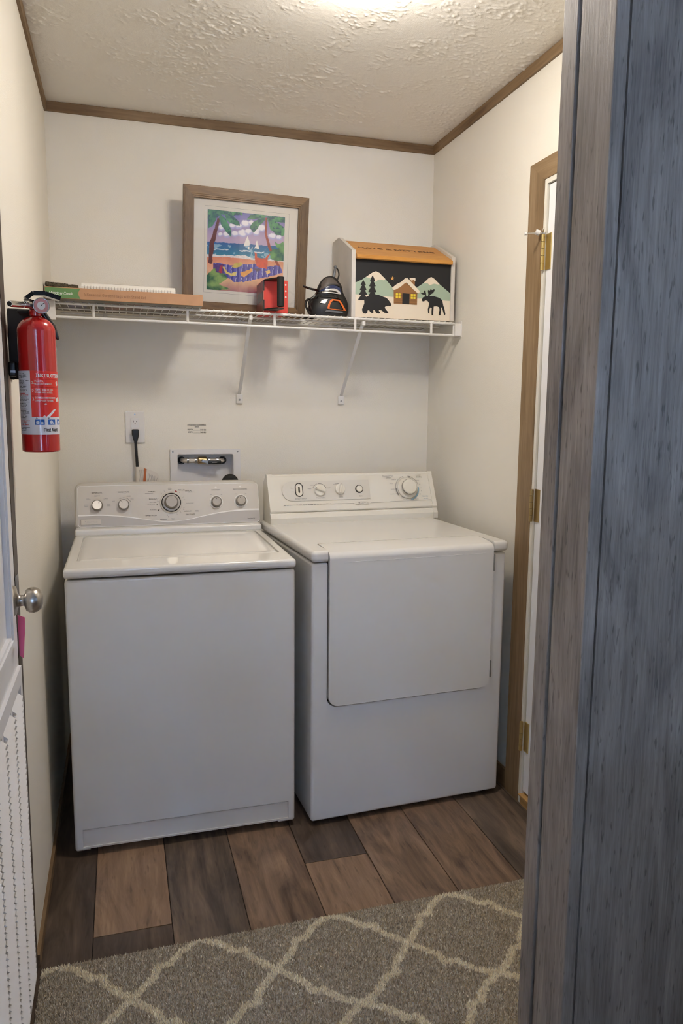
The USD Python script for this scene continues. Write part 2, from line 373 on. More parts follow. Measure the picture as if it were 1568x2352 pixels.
# casing of the right door: three mitred boards
cy0, cy1, cz = -.835, -.927, 2.160
cas = thing('trim_4', 'brown wood casing around the right-hand door', 'door casing', (W, cy0, 0), kind='structure')
def prism_x(poly, x0, x1):                                             # polygon in (y, z) extruded along x
    m = ext(Polygon(poly), x1 - x0); return frame(m, (x0, 0, 0), (0, 1, 0), (0, 0, 1), (1, 0, 0))
part(cas, 'casing_board', prism_x([(cy0, 0), (cy1, 0), (cy1, RZ), (cy0, cz)], W - .013, W - .0002), 'casing_wood')
part(cas, 'casing_board', prism_x([(cy0, cz), (cy1, RZ), (RY1, RZ), (RY1 - .09, cz)], W - .013, W - .0002), 'casing_wood_y')
part(cas, 'casing_board', prism_x([(RY1 - .09, 0), (RY1, 0), (RY1, RZ), (RY1 - .09, cz)], W - .013, W - .0002), 'casing_wood')
# door 2: the white door in the right wall
d2 = thing('door_2', 'white door with three brass hinges in the right wall', 'door', (W, RY0, 0), kind='structure')
part(d2, 'door_jamb', cat(bx(W - .011, W + .10, RY0 - .016, RY0 - .0006, 0, RZ - .0005), bx(W - .011, W + .10, RY1 + .0006, RY1 + .016, 0, RZ - .0005), bx(W - .011, W + .10, RY1 + .016, RY0 - .016, RZ - .016, RZ - .0005)), 'enamel_warm', label='cream painted door jamb')
part(d2, 'door_slab', rbx(W - .004, W + .034, RY1 + .019, RY0 - .019, .046, RZ - .019, .002), 'white_paint')
part(d2, 'threshold', cat(bx(W - .012, W + .098, RY1 + .017, RY0 - .017, .0, .032), bx(W - .020, W + .05, RY1 + .017, RY0 - .017, .032, .037)), 'pine', label='bare pine threshold strip')
for z0, z1, mt in ((1.815, 1.925, 'brass'), (1.003, 1.112, 'old_brass'), (.195, .301, 'brass')):
    h = part(d2, 'hinge', bx(W - .0075, W - .003, RY0 - .045, RY0 - .0175, z0, z1), mt, label='brass butt hinge')
    for k in range(5):
        a, b = z0 + (z1 - z0) * k / 5, z0 + (z1 - z0) * (k + 1) / 5
        m = cyl(.0062, b - a - .0012, 16); m.apply_translation([W - .0165, RY0 - .013, a]); part(h, 'knuckle', m, mt)
m1 = tube([(W - .0165, RY0 - .013, 1.926), (W - .0165, RY0 - .013, 1.932)], .006, 12)
ds = part(d2, 'door_stop', cat(m1, tube([(W - .017, RY0 - .004, 1.931), (W - .062, RY0 + .012, 1.929)], .0032, 10), tube([(W - .017, RY0 - .012, 1.930), (W - .04, RY0 - .055, 1.932)], .003, 10)), 'chrome', label='hinge-pin door stop with white bumpers')
for p, q in (((W - .060, RY0 + .012, 1.929), (W - .068, RY0 + .0145, 1.9288)), ((W - .022, RY0 - .0005, 1.931), (W - .034, RY0 + .004, 1.935))):
    part(ds, 'bumper', tube([p, q], .0085 if p[0] > W - .03 else .005, 14), 'plastic_white')
# near partition clad in dark barn-wood panelling: end face with corner mouldings, hall face
wn = thing('wall_near', 'partition end clad in dark grey-brown barn-wood panelling by the doorway', 'wall', (JX, YP, 0), kind='structure')
part(wn, 'wall_panel', bx(JX + .0285, 3.6, YP + .003, YP + .013, 0, HC - .001), 'barn_wood', label='wide dark wood-look hall panel')
part(wn, 'wall_core', bx(JX + .022, 3.6, YP + .018, YN - .004, 0, HC - .001), 'gap_black')  # coloured black to stand in for deep shade in the panel grooves
part(wn, 'room_skin', bx(JX + .02, W + .09, YN - .004, YN, 0, HC - .001), 'wall_paint', label='cream room side of the partition')
part(wn, 'jamb_board', rbx(JX + .0002, JX + .012, YP + .010, YN - .046, 0, HC - .001, .0012), 'barn_wood')
part(wn, 'corner_molding', cat(rbx(JX, JX + .0235, YP, YP + .018, 0, HC - .001, .0020)), 'barn_wood')
part(wn, 'stop_molding', rbx(JX, JX + .014, YN - .036, YN + .006, 0, HC - .001, .0018), 'barn_wood', label='narrow dark moulding at the room-side corner')
# unseen living area shell; its east and rear walls are dark to cut bounce
struct('wall_hall_left', bx(-2.6, -.10, -2.62, -2.52, 0, HC), 'wall_paint', 'cream living-area wall left of the laundry doorway', 'wall')
struct('wall_hall_west', bx(-2.7, -2.6, -6.1, -2.52, 0, HC), 'wall_paint', 'cream side wall of the living area, on the left', 'wall')
struct('wall_hall_east', mbx(3.6, 3.7, -6.1, YP, 0, HC) - mbx(3.5, 3.8, -5.9, -4.4, .945, 2.095), 'barn_wood', 'unseen side wall of the living area, on the right, panelled dark to cut bounce light', 'wall')
wr = mbx(-2.7, 3.7, -6.2, -6.1, 0, HC) - mbx(-1.6, .5, -6.3, -6.0, .945, 2.095)
struct('wall_hall_rear', wr, 'barn_wood', 'unseen rear wall of the living area with a window, panelled dark to cut bounce light', 'wall')
w1 = thing('window_1', 'unseen white framed window behind the viewer, placed to light the machines and the dark panel', 'window', (-.55, -6.1, .945), kind='structure')  # out of view; placed so daylight reaches both machine fronts and the panel
part(w1, 'window_frame', cat(bx(-1.6, -1.56, -6.16, -6.08, .945, 2.095), bx(.46, .5, -6.16, -6.08, .945, 2.095), bx(-1.56, .46, -6.16, -6.08, .945, .985), bx(-1.56, .46, -6.16, -6.08, 2.055, 2.095)), 'white_paint')
w2 = thing('window_2', 'unseen white framed window in the right-hand side wall, placed to light the left door and wall', 'window', (3.6, -5.15, .945), kind='structure')  # out of view; placed to bring bluish daylight onto the left door
part(w2, 'window_frame', cat(bx(3.58, 3.66, -5.9, -5.86, .945, 2.095), bx(3.58, 3.66, -4.44, -4.4, .945, 2.095), bx(3.58, 3.66, -5.86, -4.44, .945, .985), bx(3.58, 3.66, -5.86, -4.44, 2.055, 2.095)), 'white_paint')

# unseen low half wall behind the viewer, placed to shade the dark panel low down
hw_ = thing('wall_half', 'unseen low half wall with a cap behind the viewer, placed to shade the foot of the dark panel', 'half wall', (2., -3.35, 0), kind='structure')
part(hw_, 'wall_core', bx(.46, 3.595, -3.40, -3.30, 0, 1.12), 'wall_paint'); part(hw_, 'wall_cap', bx(.44, 3.595, -3.43, -3.27, 1.12, 1.15), 'barn_wood')

# ceiling lamp
lx, ly = .868, -1.225
lp = thing('ceiling_light', 'round frosted-glass ceiling light, lit', 'ceiling light', (lx, ly, HC))
m = lathe([(0, HC - .024), (.130, HC - .024), (.134, HC - .004), (0, HC - .004)], 48); m.apply_translation([lx, ly, 0]); part(lp, 'base_ring', m, 'brushed_nickel')
pr = [(.122 * math.cos(t), HC - .026 - .078 * math.sin(t)) for t in np.linspace(0, PI / 2, 14)]; pr[-1] = (0, pr[-1][1])
m = lathe(pr + [(0, HC - .0265), (.148, HC - .0265)][:0], 48); m.apply_translation([lx, ly, 0]); m.fix_normals(); part(lp, 'diffuser', m, 'lamp_glass', smooth=True)

# ================================================================== WASHER
WX, WY = .0665, -.872
def wl(m):                                                             # washer local -> world
    m = tm(m) if hasattr(m, 'to_mesh') else m.copy(); m.apply_translation([WX, WY, 0]); return m
ws = thing('washing_machine', 'white top-loading washing machine with a silver control panel', 'washing machine', (WX, WY, 0))
body = rbx(0, .686, 0, .66, .018, .8665, .009, 16) - mbx(.024, .664, -.01, .0045, .032, .0905) - mbx(.012, .674, -.01, .0, .0, .02)
body = body - mbx(.045, .63, -.02, .06, .0, .026)
part(ws, 'body', wl(body), 'enamel', smooth=30)
part(ws, 'toe_panel', wl(mbx(.0245, .6635, .0030, .0048, .0325, .0860)), 'enamel')
for x in (.05, .636):
    for y in (.06, .60):
        m = cyl(.017, .0185, 18); m.apply_translation([x, y, 0]); part(ws, 'foot', wl(m), 'black_plastic')
top = rbx(-.003, .689, -.005, .662, .8715, .9005, .0105, 20)
lid_out = rrect(.030, .660, .112, .575, .012)
top = top - mf(ext(lid_out, .03, .8935))
part(ws, 'top_panel', wl(top), 'enamel', smooth=30)
# lid: shallow dished pressing
lu, lv = np.linspace(.0345, .6555, 60), np.linspace(.1155, .5715, 50); U, Vv = np.meshgrid(lu, lv)
eu = np.minimum(U - .0345, .6555 - U); ev = np.minimum(Vv - .1155, .5715 - Vv); e = np.minimum(eu, ev)
dish = np.clip((e - .018) / .03, 0, 1); dish = dish * dish * (3 - 2 * dish)
Zl = .9015 - .0045 * dish - .0035 * np.clip(1 - e / .006, 0, 1) ** 2
Zl += .0015 * np.sin((U - .0345) / .621 * PI) * dish
idx = np.arange(U.size).reshape(U.shape); q = np.stack([idx[:-1, :-1], idx[:-1, 1:], idx[1:, 1:], idx[1:, :-1]], -1).reshape(-1, 4)
v = np.stack([U, Vv, Zl], -1).reshape(-1, 3); edge = np.r_[idx[0, :], idx[1:, -1], idx[-1, -2::-1], idx[-2:0:-1, 0]]
v2 = v[edge].copy(); v2[:, 2] = .894; n0 = len(v); F = np.vstack([q[:, [0, 1, 2]], q[:, [0, 2, 3]]]).tolist()
for k in range(len(edge)):
    l = (k + 1) % len(edge); F += [[edge[k], n0 + k, n0 + l], [edge[k], n0 + l, edge[l]]]
part(ws, 'lid', wl(trimesh.Trimesh(np.vstack([v, v2]), F, process=False)), 'enamel', smooth=30)
# console
S_ = np.array([0, .06, .19]); S_ /= np.linalg.norm(S_); U_ = np.array([1., 0, 0]); N_ = np.cross(U_, S_)
CO = np.array([0, .622, .900])                                         # u=0, s=0 of the sloping face
def cf(u, s, d=0.): return CO + u * U_ + s * S_ + d * N_
part(ws, 'console_base', wl(cat(rbx(-.001, .687, .585, .70, .897, .924, .008, 14))), 'enamel', smooth=30)
outer = rrect(-.002, .690, .012, .198, .030)
cons = ext(outer, .085)
rim = mf(frame(ext(outer.buffer(-.004), .085), cf(0, 0, -.083), U_, S_, N_))
shell = m3.Manifold.batch_hull([mf(frame(ext(outer, .060), cf(0, 0, -.066), U_, S_, N_)), mf(frame(ext(outer.buffer(-.006), .004), cf(0, 0, -.004), U_, S_, N_)), mf(frame(ext(outer.buffer(-.010), .002), cf(0, 0, -.002), U_, S_, N_))])
cs = part(ws, 'console', wl(shell), 'silver_rim', smooth=30)
plate = rrect(.0105, .6865, .0275, .1825, .012)
pp = part(ws, 'control_panel', wl(frame(ext(plate, .0012), cf(0, 0, -.0002), U_, S_, N_)), 'silver_panel', smooth=20)
def band(top_pts, bot_pts): return Polygon(list(top_pts) + list(bot_pts)[::-1])
sw = spline([(.0105, .0712), (.0983, .0708), (.1818, .0618), (.2542, .0495), (.3154, .0400), (.3619, .0392), (.4073, .0440), (.4635, .0555), (.5282, .0675), (.6066, .0755), (.6865, .0763)], 6)
wd = np.interp(sw[:, 0], [.01, .25, .38, .47, .69], [.0055, .0032, .0016, .0035, .0068])
low = Polygon([tuple(p) for p in sw] + [(.6865, .0275), (.0105, .0275)]).intersection(plate)
part(ws, 'lower_panel', wl(frame(ext(low, .0004), cf(0, 0, .0010), U_, S_, N_)), 'silver_dark', smooth=20)
part(ws, 'swoosh_stripe', wl(frame(ext(band(np.c_[sw[:, 0], sw[:, 1] + wd / 2], np.c_[sw[:, 0], sw[:, 1] - wd / 2]).intersection(plate), .0005), cf(0, 0, .0012), U_, S_, N_)), 'swoosh_white', smooth=20)
part(ws, 'panel_edging', wl(frame(ext(plate.buffer(.0008).difference(plate.buffer(-.0008)), .0008), cf(0, 0, .0008), U_, S_, N_)), 'swoosh_white', smooth=20)
bd = part(ws, 'badge', wl(rbx(-.036, .036, -.0105, .0105, 0, .004, .0018)) if 0 else wl(frame(tm(rbx(-.036, .036, -.0105, .0105, -.001, .0032, .0018)), cf(.0555, .0455, .001), U_, S_, N_)), 'silver_panel', label='raised silver maker badge')
part(bd, 'badge_lettering', wl(cat(text('MAYTAG', .0058, cf(.060, .0455, .0041), U_, S_, .0004, squeeze=.036), frame(ext(Polygon([(-.004, .004), (0, .004), (.002, -.004), (-.0005, -.0005)]), .0004), cf(.037, .0455, .0041), U_, S_, N_))), 'silver_dark')
def knob(parent, name, u, s, r, h, ang, mt='knob_metal', ring=None, cap=True):
    if ring:
        m = frame(lathe([(ring - .0035, 0), (ring - .0035, .0026), (ring - .0006, .0026), (ring, .0012), (ring, 0)], 40), cf(u, s, .0012), U_, S_, N_); part(parent, 'knob_ring', wl(m), 'swoosh_white', smooth=30)
    prof = [(0, 0), (r, 0), (r, h * .45), (r * .965, h * .8), (r * .9, h * .95), (r * .84, h), (0, h)]
    k = part(parent, name, wl(frame(lathe(prof, 48), cf(u, s, .0013), U_, S_, N_)), 'knob_side', smooth=30)
    part(k, 'knob_face', wl(frame(lathe([(0, h - .0004), (r * .82, h - .0004), (r * .80, h + .0006), (0, h + .0004)], 48), cf(u, s, .0013), U_, S_, N_)), mt, smooth=30)
    c, sn = math.cos(ang), math.sin(ang); A = c * U_ + sn * S_
    part(k, 'pointer', wl(frame(tm(m3.Manifold.cube([r * .28, .0014, .0008]).translate([r * .42, -.0007, 0])), cf(u, s, .0013 + h + .0003), A, np.cross(N_, A), N_)), 'print_dark')
    return k
knob(ws, 'knob', .0785, .107, .0205, .018, .9); knob(ws, 'knob', .1735, .107, .0205, .018, 2.2)
# cycle dial: skirt, black ring, inner knob
m = frame(lathe([(0, 0), (.0425, 0), (.0425, .003), (.0405, .0045), (0, .0045)], 56), cf(.3487, .112, .0012), U_, S_, N_); dl = part(ws, 'cycle_dial', wl(m), 'silver_panel', smooth=30)
m = frame(lathe([(.0365, .0040), (.0365, .0075), (.0345, .0085), (.0335, .0070), (.0335, .0040)], 56), cf(.3487, .112, .0012), U_, S_, N_); part(dl, 'dial_ring', wl(m), 'black_plastic', smooth=30)
m = frame(lathe([(0, .0046), (.0333, .0046), (.0333, .0062), (.0285, .0068), (0, .0068)], 56), cf(.3487, .112, .0012), U_, S_, N_); part(dl, 'dial_plate', wl(m), 'silver_dark', smooth=30)
m = frame(lathe([(0, .0060), (.0262, .0060), (.0262, .016), (.0245, .023), (.0215, .0265), (0, .0265)], 56), cf(.3487, .112, .0012), U_, S_, N_); part(dl, 'dial_knob', wl(m), 'knob_side', smooth=30)
m = frame(lathe([(0, .0262), (.0208, .0262), (.0203, .0272), (0, .0270)], 56), cf(.3487, .112, .0012), U_, S_, N_); part(dl, 'dial_face', wl(m), 'knob_metal', smooth=30)
knob(ws, 'knob', .5205, .110, .0195, .018, 1.57, ring=.0262); knob(ws, 'knob', .6160, .112, .0195, .018, 1.9, ring=.0262)
def wt(t, u, s, h, mt='print_dark', w=None, bold=False): return text(t, h, cf(u, s, .0013), U_, S_, .0003, bold, squeeze=w)
dk, gr = [], []
for t, u, s, h in (('WATER LEVEL', .0785, .1559, .0042), ('TEMPERATURE', .1737, .1570, .0042), ('NORMAL', .2776, .1561, .0048), ('HAND WASH', .2724, .0641, .0048), ('CASUAL', .4159, .1568, .0048), ('DELICATE', .4187, .0642, .0052), ('REGULAR', .4099, .0770, .0042), ('REGULAR 5', .2815, .1277, .0040), ('REGULAR', .3182, .0479, .0040), ('REGULAR', .3890, .1611, .0038), ('EXTRA RINSE', .5211, .1582, .0038), ('END OF CYCLE SIGNAL', .6160, .1591, .0036)):
    dk.append(wt(t, u, s, h))
for t, u, s, h in (('MEDIUM', .0787, .1444, .0034), ('SMALL', .0482, .1335, .0034), ('LARGE', .1094, .1333, .0034), ('EXTRA', .0401, .1100, .003), ('SMALL', .0401, .1058, .003), ('EXTRA', .1190, .1100, .003), ('LARGE', .1190, .1058, .003), ('HOT', .1378, .1224, .0034), ('WARM', .1926, .1407, .0032), ('COLD', .2045, .1322, .003), ('HEAVY SOIL', .2810, .1147, .003), ('EXTRA RINSE', .2740, .1080, .003), ('SLOW SPIN', .2810, .0859, .003), ('EXTRA', .3451, .1680, .003), ('RINSE', .3451, .1640, .003), ('EXTRA RINSE', .4190, .1081, .0032), ('OFF', .5016, .1395, .003), ('ON', .5417, .1394, .003), ('OFF', .5971, .1400, .003), ('ON', .6367, .1404, .003), ('HEAVY', .3535, .0500, .003), ('DUTY', .3535, .0460, .003)):
    gr.append(wt(t, u, s, h))
# fine print too small to read, dial ticks and coloured dots
for u, s, w in ((.2675, .1501, .03), (.1735, .1504, .02), (.4271, .1505, .026), (.4441, .0785, .012), (.4441, .0750, .014), (.2045, .1275, .012)):
    gr.append(frame(tm(m3.Manifold.cube([w, .0009, .0003], True)), cf(u, s, .0014), U_, S_, N_))
for a in (50, 68, 12, 24, -8, -24, -48, -66, -108, -150, 172, 158, 118, 134):
    t = math.radians(a); c = np.array([.3487 + .0505 * math.cos(t), .112 + .0505 * math.sin(t)])
    gr.append(frame(tm(m3.Manifold.cube([.006, .0008, .0003], True)), cf(c[0], c[1], .0014), math.cos(t) * U_ + math.sin(t) * S_, -math.sin(t) * U_ + math.cos(t) * S_, N_))
for a0, a1, u, s, r in ((25, 120, .1735, .107, .0285),):
    pts = [(r * math.cos(math.radians(a)), r * math.sin(math.radians(a))) for a in np.linspace(a0, a1, 16)]
    gr.append(frame(ext(LineString(pts).buffer(.0006), .0003), cf(u, s, .0013), U_, S_, N_))
for d in dk: part(pp, 'lettering', wl(d), 'print_dark', smooth=False)
part(pp, 'small_lettering', wl(cat(gr)), 'print_grey', smooth=False, kind='stuff')
dots = [frame(cyl(.0021, .0003, 14), cf(u, s, .0013), U_, S_, N_) for u, s in ((.2955, .1043), (.3371, .0568), (.3010, .0838), (.3952, .0849))]
[part(pp, 'dark_dot', wl(d), 'print_dark') for d in dots]; part(pp, 'red_dot', wl(cat([frame(cyl(.0022, .0003, 14), cf(u, s, .0013), U_, S_, N_) for u, s in ((.3665, .1562), (.3695, .1552))])), 'print_red')
ic = [frame(ext(Point(0, 0).buffer(.0034).difference(Point(0, .0006).buffer(.0022)), .0003), cf(.5208, .1688, .0013), U_, S_, N_), frame(ext(unary_union([Polygon([(-.0035, .0030), (.0035, .0030), (.0012, 0), (-.0012, 0)]), Point(0, -.0022).buffer(.0013)]), .0003), cf(.6158, .1696, .0013), U_, S_, N_)]
[part(pp, 'white_symbol', wl(i), 'print_white') for i in ic]
part(ws, 'slogan_lettering', wl(text('Dependable Care', .0040, cf(.6535, .0413, .0015), U_, S_ + .25 * U_, .0003, squeeze=.029)), 'print_dark', smooth=False)

# ================================================================== DRYER (turned a little away from the washer)
DO, DR = np.array([.8015, -.8985, 0.]), .0550
def dw(m):
    m = tm(m) if hasattr(m, 'to_mesh') else m.copy()
    T = trimesh.transformations.rotation_matrix(DR, [0, 0, 1]); m.apply_transform(T); m.apply_translation(DO); return m
dr = thing('tumble_dryer', 'white front-loading dryer with a large flush square door', 'dryer', DO, DR)
DU0, DU1, DZ0, DZ1 = .0555, .6460, .4120, .9285
hole = rrect(DU0 - .0045, DU1 + .0045, DZ0 - .006, 1.2, .036)
cut = mf(frame(ext(hole, .060), (0, .040, 0), (1, 0, 0), (0, 0, 1), (0, -1, 0)))
body = rbx(0, .702, .002, .695, .016, .8855, .010, 16) - cut
part(dr, 'body', dw(body), 'enamel', smooth=30)
part(dr, 'base_skirt', dw(mbx(.03, .672, .03, .67, .006, .02)), 'black_plastic')
for x in (.05, .652):
    for y in (.06, .63):
        m = cyl(.016, .0165, 18); m.apply_translation([x, y, 0]); part(dr, 'foot', dw(m), 'black_plastic')
notch = mf(ext(rrect(DU0 - .0045, DU1 + .004, -.10, .128, .022), .2, .8))
topm = rbx(-.003, .706, -.006, .700, .8900, .9265, .013, 22)
topm = topm - notch
part(dr, 'top_panel', dw(topm), 'enamel', smooth=30)
part(dr, 'door_well', dw(mbx(DU0 - .004, DU1 + .0035, .045, .127, .887, .9205)), 'enamel')
# door: front skin curling over into the top
prof = [(-.009, DZ0), (-.009, .898)] + [(.013 - .022 * math.cos(t), .898 + .022 * math.sin(t)) for t in np.linspace(.2, PI / 2 - .12, 8)] + [(.060, .9258), (.112, .9282), (.118, .9262), (.118, .922), (.030, .905), (.012, .89), (.012, DZ0)]
dm = mf(frame(ext(Polygon(prof), DU1 - DU0), (DU0, 0, 0), (0, 1, 0), (0, 0, 1), (1, 0, 0)))
clip = mf(frame(ext(rrect(DU0, DU1, DZ0, 1.3, .032), .4), (0, .25, 0), (1, 0, 0), (0, 0, 1), (0, -1, 0)))
dm = dm ^ clip
dd = part(dr, 'door', dw(dm), 'enamel', smooth=24)
part(dd, 'door_crease', dw(tube([(.105, -.0088, .8868), (.36, -.0088, .8875), (.615, -.0088, .8882)], .0007, 6)), 'enamel')
for z0, z1 in ((.826, .884), (.448, .506)):
    h = part(dr, 'hinge', dw(mbx(DU1 + .0002, DU1 + .0032, -.010, .020, z0, z1)), 'steel', label='small steel door hinge')
    part(h, 'hinge_pin', dw(tube([(DU1 + .0018, -.0108, z0), (DU1 + .0018, -.0108, z1)], .0026, 10)), 'steel')
part(dr, 'door_gap', dw(mbx(DU0 - .0035, DU1 + .0035, .0385, .0399, DZ0, .886)), 'gap_black')  # black sheet standing in for the shade inside the door gap
# console: extruded profile with rounded nose
pr = [(.566, .9255), (.566, .948), (.574, .961), (.579, .966)] + [(.583 - .007 * math.cos(t), .975 + .007 * math.sin(t)) for t in np.linspace(-PI / 2, .25, 7)] + [(.6335, 1.100)] + [(.643 - .009 * math.cos(t), 1.103 + .009 * math.sin(t)) for t in np.linspace(.3, PI / 2 + .6, 7)] + [(.688, 1.075), (.69, .9255)]
c0, c1 = .020, .713
con = mf(frame(ext(Polygon(pr), c1 - c0), (c0, 0, 0), (0, 1, 0), (0, 0, 1), (1, 0, 0)))
cn = part(dr, 'console', dw(con), 'enamel_warm', smooth=28)
big = Polygon(pr).buffer(.0022, quad_segs=4).intersection(sbox(.5, .9255, .8, 1.2))
for a, b in ((c0 - .010, c0 + .011), (c1 - .011, c1 + .008)):
    part(dr, 'console_end', dw(mf(frame(ext(big, b - a), (a, 0, 0), (0, 1, 0), (0, 0, 1), (1, 0, 0)))), 'enamel_warm', smooth=28)
# sloping face frame
DS = np.array([0, .0505, .1245]); DS /= np.linalg.norm(DS); DN = np.cross(U_, DS)
DC = np.array([0, .5762, .9765])
def zf(z): return (z - .9765) / DS[2]                                  # height -> distance up the face
def df(u, z, d=0.): return DC + u * U_ + zf(z) * DS + d * DN
def s2z(s): return .945 + s * .17 / .18385                             # measured along-slope distances
def onface(mesh, u, z, d=0., ang=0.):
    A = math.cos(ang) * U_ + math.sin(ang) * DS; return dw(frame(mesh, df(u, z, d), A, np.cross(DN, A), DN))
pill = unary_union([Point(.105, 0).buffer(.040), sbox(.105, -.040, .43, .040)])
M('pill_grey', (212, 208, 198), .35)
part(cn, 'control_inset', onface(ext(pill, .0004), 0, s2z(.112), -.0001), 'pill_grey', smooth=False)
sens = unary_union([LineString([(0, -.012), (0, .012)]).buffer(.0155, quad_segs=10)])
se = part(dr, 'moisture_gauge', onface(ext(sens, .0016), .1336, s2z(.1165), 0, -.02), 'enamel_warm')
part(se, 'gauge_outline', onface(ext(sens.buffer(.0006).difference(sens.buffer(-.0026)), .0024), .1336, s2z(.1165), 0, -.02), 'print_dark')
part(se, 'gauge_window', onface(ext(LineString([(0, -.009), (0, .009)]).buffer(.0032), .0022), .1336, s2z(.1165), 0, -.02), 'black_gloss')
def dknob(u, s, r, ang):
    z = s2z(s)
    k = part(dr, 'knob', onface(lathe([(0, 0), (r, 0), (r, .004), (r * .94, .008), (r * .80, .0095), (0, .0095)], 40), u, z, .0004), 'enamel_warm', smooth=30)
    g = rbx(-r * .93, r * .93, -.0052, .0052, .006, .019, .0035, 12)
    part(k, 'grip', onface(tm(g), u, z, .0004, ang), 'enamel_warm', smooth=30)
    part(k, 'pointer', onface(cyl(.0011, .0006, 10), u + .82 * r * math.cos(ang), z + .82 * r * math.sin(ang) * DS[2], .0198 - .0005), 'print_dark'); return k
dknob(.2185, .1125, .0235, 2.75); dknob(.3030, .1145, .0210, 1.35)
sb = part(dr, 'start_button', onface(lathe([(0, 0), (.0132, 0), (.0132, .006), (.012, .0075), (0, .0082)], 36), .3850, s2z(.1135), .0004), 'enamel_warm', smooth=30)
part(sb, 'button_ring', onface(lathe([(.0140, 0), (.0140, .003), (.0160, .003), (.0166, 0)], 36), .3850, s2z(.1135), .0003), 'black_gloss', smooth=30)
td = part(dr, 'timer_dial', onface(lathe([(0, 0), (.0435, 0), (.0435, .003), (.041, .006), (.034, .0075), (0, .0075)], 56), .5985, s2z(.1115), .0004), 'enamel_warm', smooth=30)
part(td, 'dial_knob', onface(lathe([(0, .006), (.0305, .006), (.0315, .020), (.031, .0262), (.028, .0290), (0, .030)], 56), .5985, s2z(.1115), .0004), 'enamel_warm', smooth=30)
part(td, 'dial_collar', onface(lathe([(.0317, .0175), (.0325, .0175), (.0325, .0238), (.0317, .0238)], 56), .5985, s2z(.1115), .0004), 'knob_side', smooth=30)
def dt(t, u, s, h, w=None): return onface(text(t, h, (0, 0, 0), (1, 0, 0), (0, 1, 0), .0003, squeeze=w), u, s2z(s), .0004)
tx = [dt(*a) for a in (('Moisture Sensor', .1372, .0809, .0052, .047), ('Temperature', .2204, .0819, .0052, .037), ('Signal', .3039, .0833, .0052, .018), ('Start', .3882, .0846, .0052, .0145), ('Permanent Press', .5193, .1656, .0050, .048), ('IntelliDry', .5220, .1577, .0050, .024), ('Regular', .6559, .1670, .0052, .022), ('IntelliDry', .6586, .1588, .0050, .024))]
for t in tx: part(cn, 'lettering', t, 'print_grey', smooth=False)
ty = [dt(*a) for a in (('More', .1052, .1243, .003), ('Less', .1076, .1091, .003), ('Medium', .1909, .1350, .003), ('Low', .2316, .1353, .003), ('Regular', .1772, .1204, .003), ('Air Fluff', .2562, .1213, .003), ('Off', .2800, .1355, .003), ('On', .3123, .1355, .003), ('Damp Dry', .5431, .1500, .003), ('Less Dry', .5302, .1331, .003), ('More Dry', .5330, .1088, .003), ('Wrinkle Release', .5332, .0886, .0028), ('More Dry', .6198, .1589, .0028), ('Less Dry', .6482, .1442, .0028), ('Off', .5880, .1595, .003), ('Off', .6563, .1269, .003), ('60', .6600, .1101, .003), ('50', .6600, .0980, .003), ('40', .6530, .0850, .003), ('Off', .5687, .0760, .003), ('Cool Down', .5718, .0705, .0028), ('Damp Dry', .5826, .0628, .0028), ('Time Dry', .6344, .0645, .0028))]
rg = np.random.default_rng(2)
x = .066
while x < .252:                                                        # a line of fine print too small to read
    w = rg.uniform(.006, .014); ty.append(onface(tm(m3.Manifold.cube([min(w, .2527 - x), .0016, .0003], True)), x + w / 2, s2z(.0553 + (x - .066) * .008), .0004)); x += w + .003
def darc(a0, a1, r, w): return onface(ext(LineString([(r * math.cos(math.radians(a)), r * math.sin(math.radians(a))) for a in np.linspace(a0, a1, 24)]).buffer(w), .0003), .5985, s2z(.1115), .0004)
ty += [darc(103, 215, .0525, .0006), darc(75, 15, .0525, .0006)]
for a0, a1 in ((20, 60), (70, 100), (110, 160)):
    ty.append(onface(ext(LineString([(.0285 * math.cos(math.radians(a)), .0285 * math.sin(math.radians(a))) for a in np.linspace(a0, a1, 8)]).buffer(.0009), .0003), .2185, s2z(.1125), .0004))
ty.append(onface(ext(LineString([(-.018, .0225), (-.003, .0245)]).buffer(.0009), .0003), .3030, s2z(.1145), .0004))
ty += [onface(ext(LineString([(.2550, 0), (.3560, -.0006)]).buffer(.0004), .0003), 0, s2z(.0558), .0004), onface(ext(LineString([(.4290, 0), (.6980, .0040)]).buffer(.0004), .0003), 0, s2z(.0552), .0004), darc(180, 210, .0500, .0020), darc(65, 80, .0525, .0013)]
part(cn, 'fine_print', cat(ty), 'print_grey', smooth=False, kind='stuff')
part(cn, 'timer_lettering', cat(dt('Time Dry', .6740, .0755, .0046, .027), dt('60 Min', .6760, .0661, .0040, .020), darc(-75, 0, .0500, .0028)), 'print_blue', smooth=False)
oval = affinity.scale(Point(0, 0).buffer(1, quad_segs=16), .0345, .0068)
bd = part(dr, 'badge', onface(ext(oval, .0010), .3935, s2z(.0546), .0003), 'enamel_warm')
part(bd, 'badge_outline', onface(ext(oval.buffer(.0003).difference(oval.buffer(-.0005)), .0013), .3935, s2z(.0546), .0003), 'pill_grey')
lg = rrect(-.0055, .0055, -.0048, .0048, .0014).difference(rrect(-.0034, .0034, -.0026, .0030, .001))
part(bd, 'badge_lettering', cat(onface(text('MAYTAG', .0044, (0, 0, 0), (1, 0, 0), (0, 1, 0), .0003, squeeze=.034), .4035, s2z(.0546), .0013), onface(ext(lg, .0003), .3770, s2z(.0546), .0013)), 'print_grey', smooth=False)

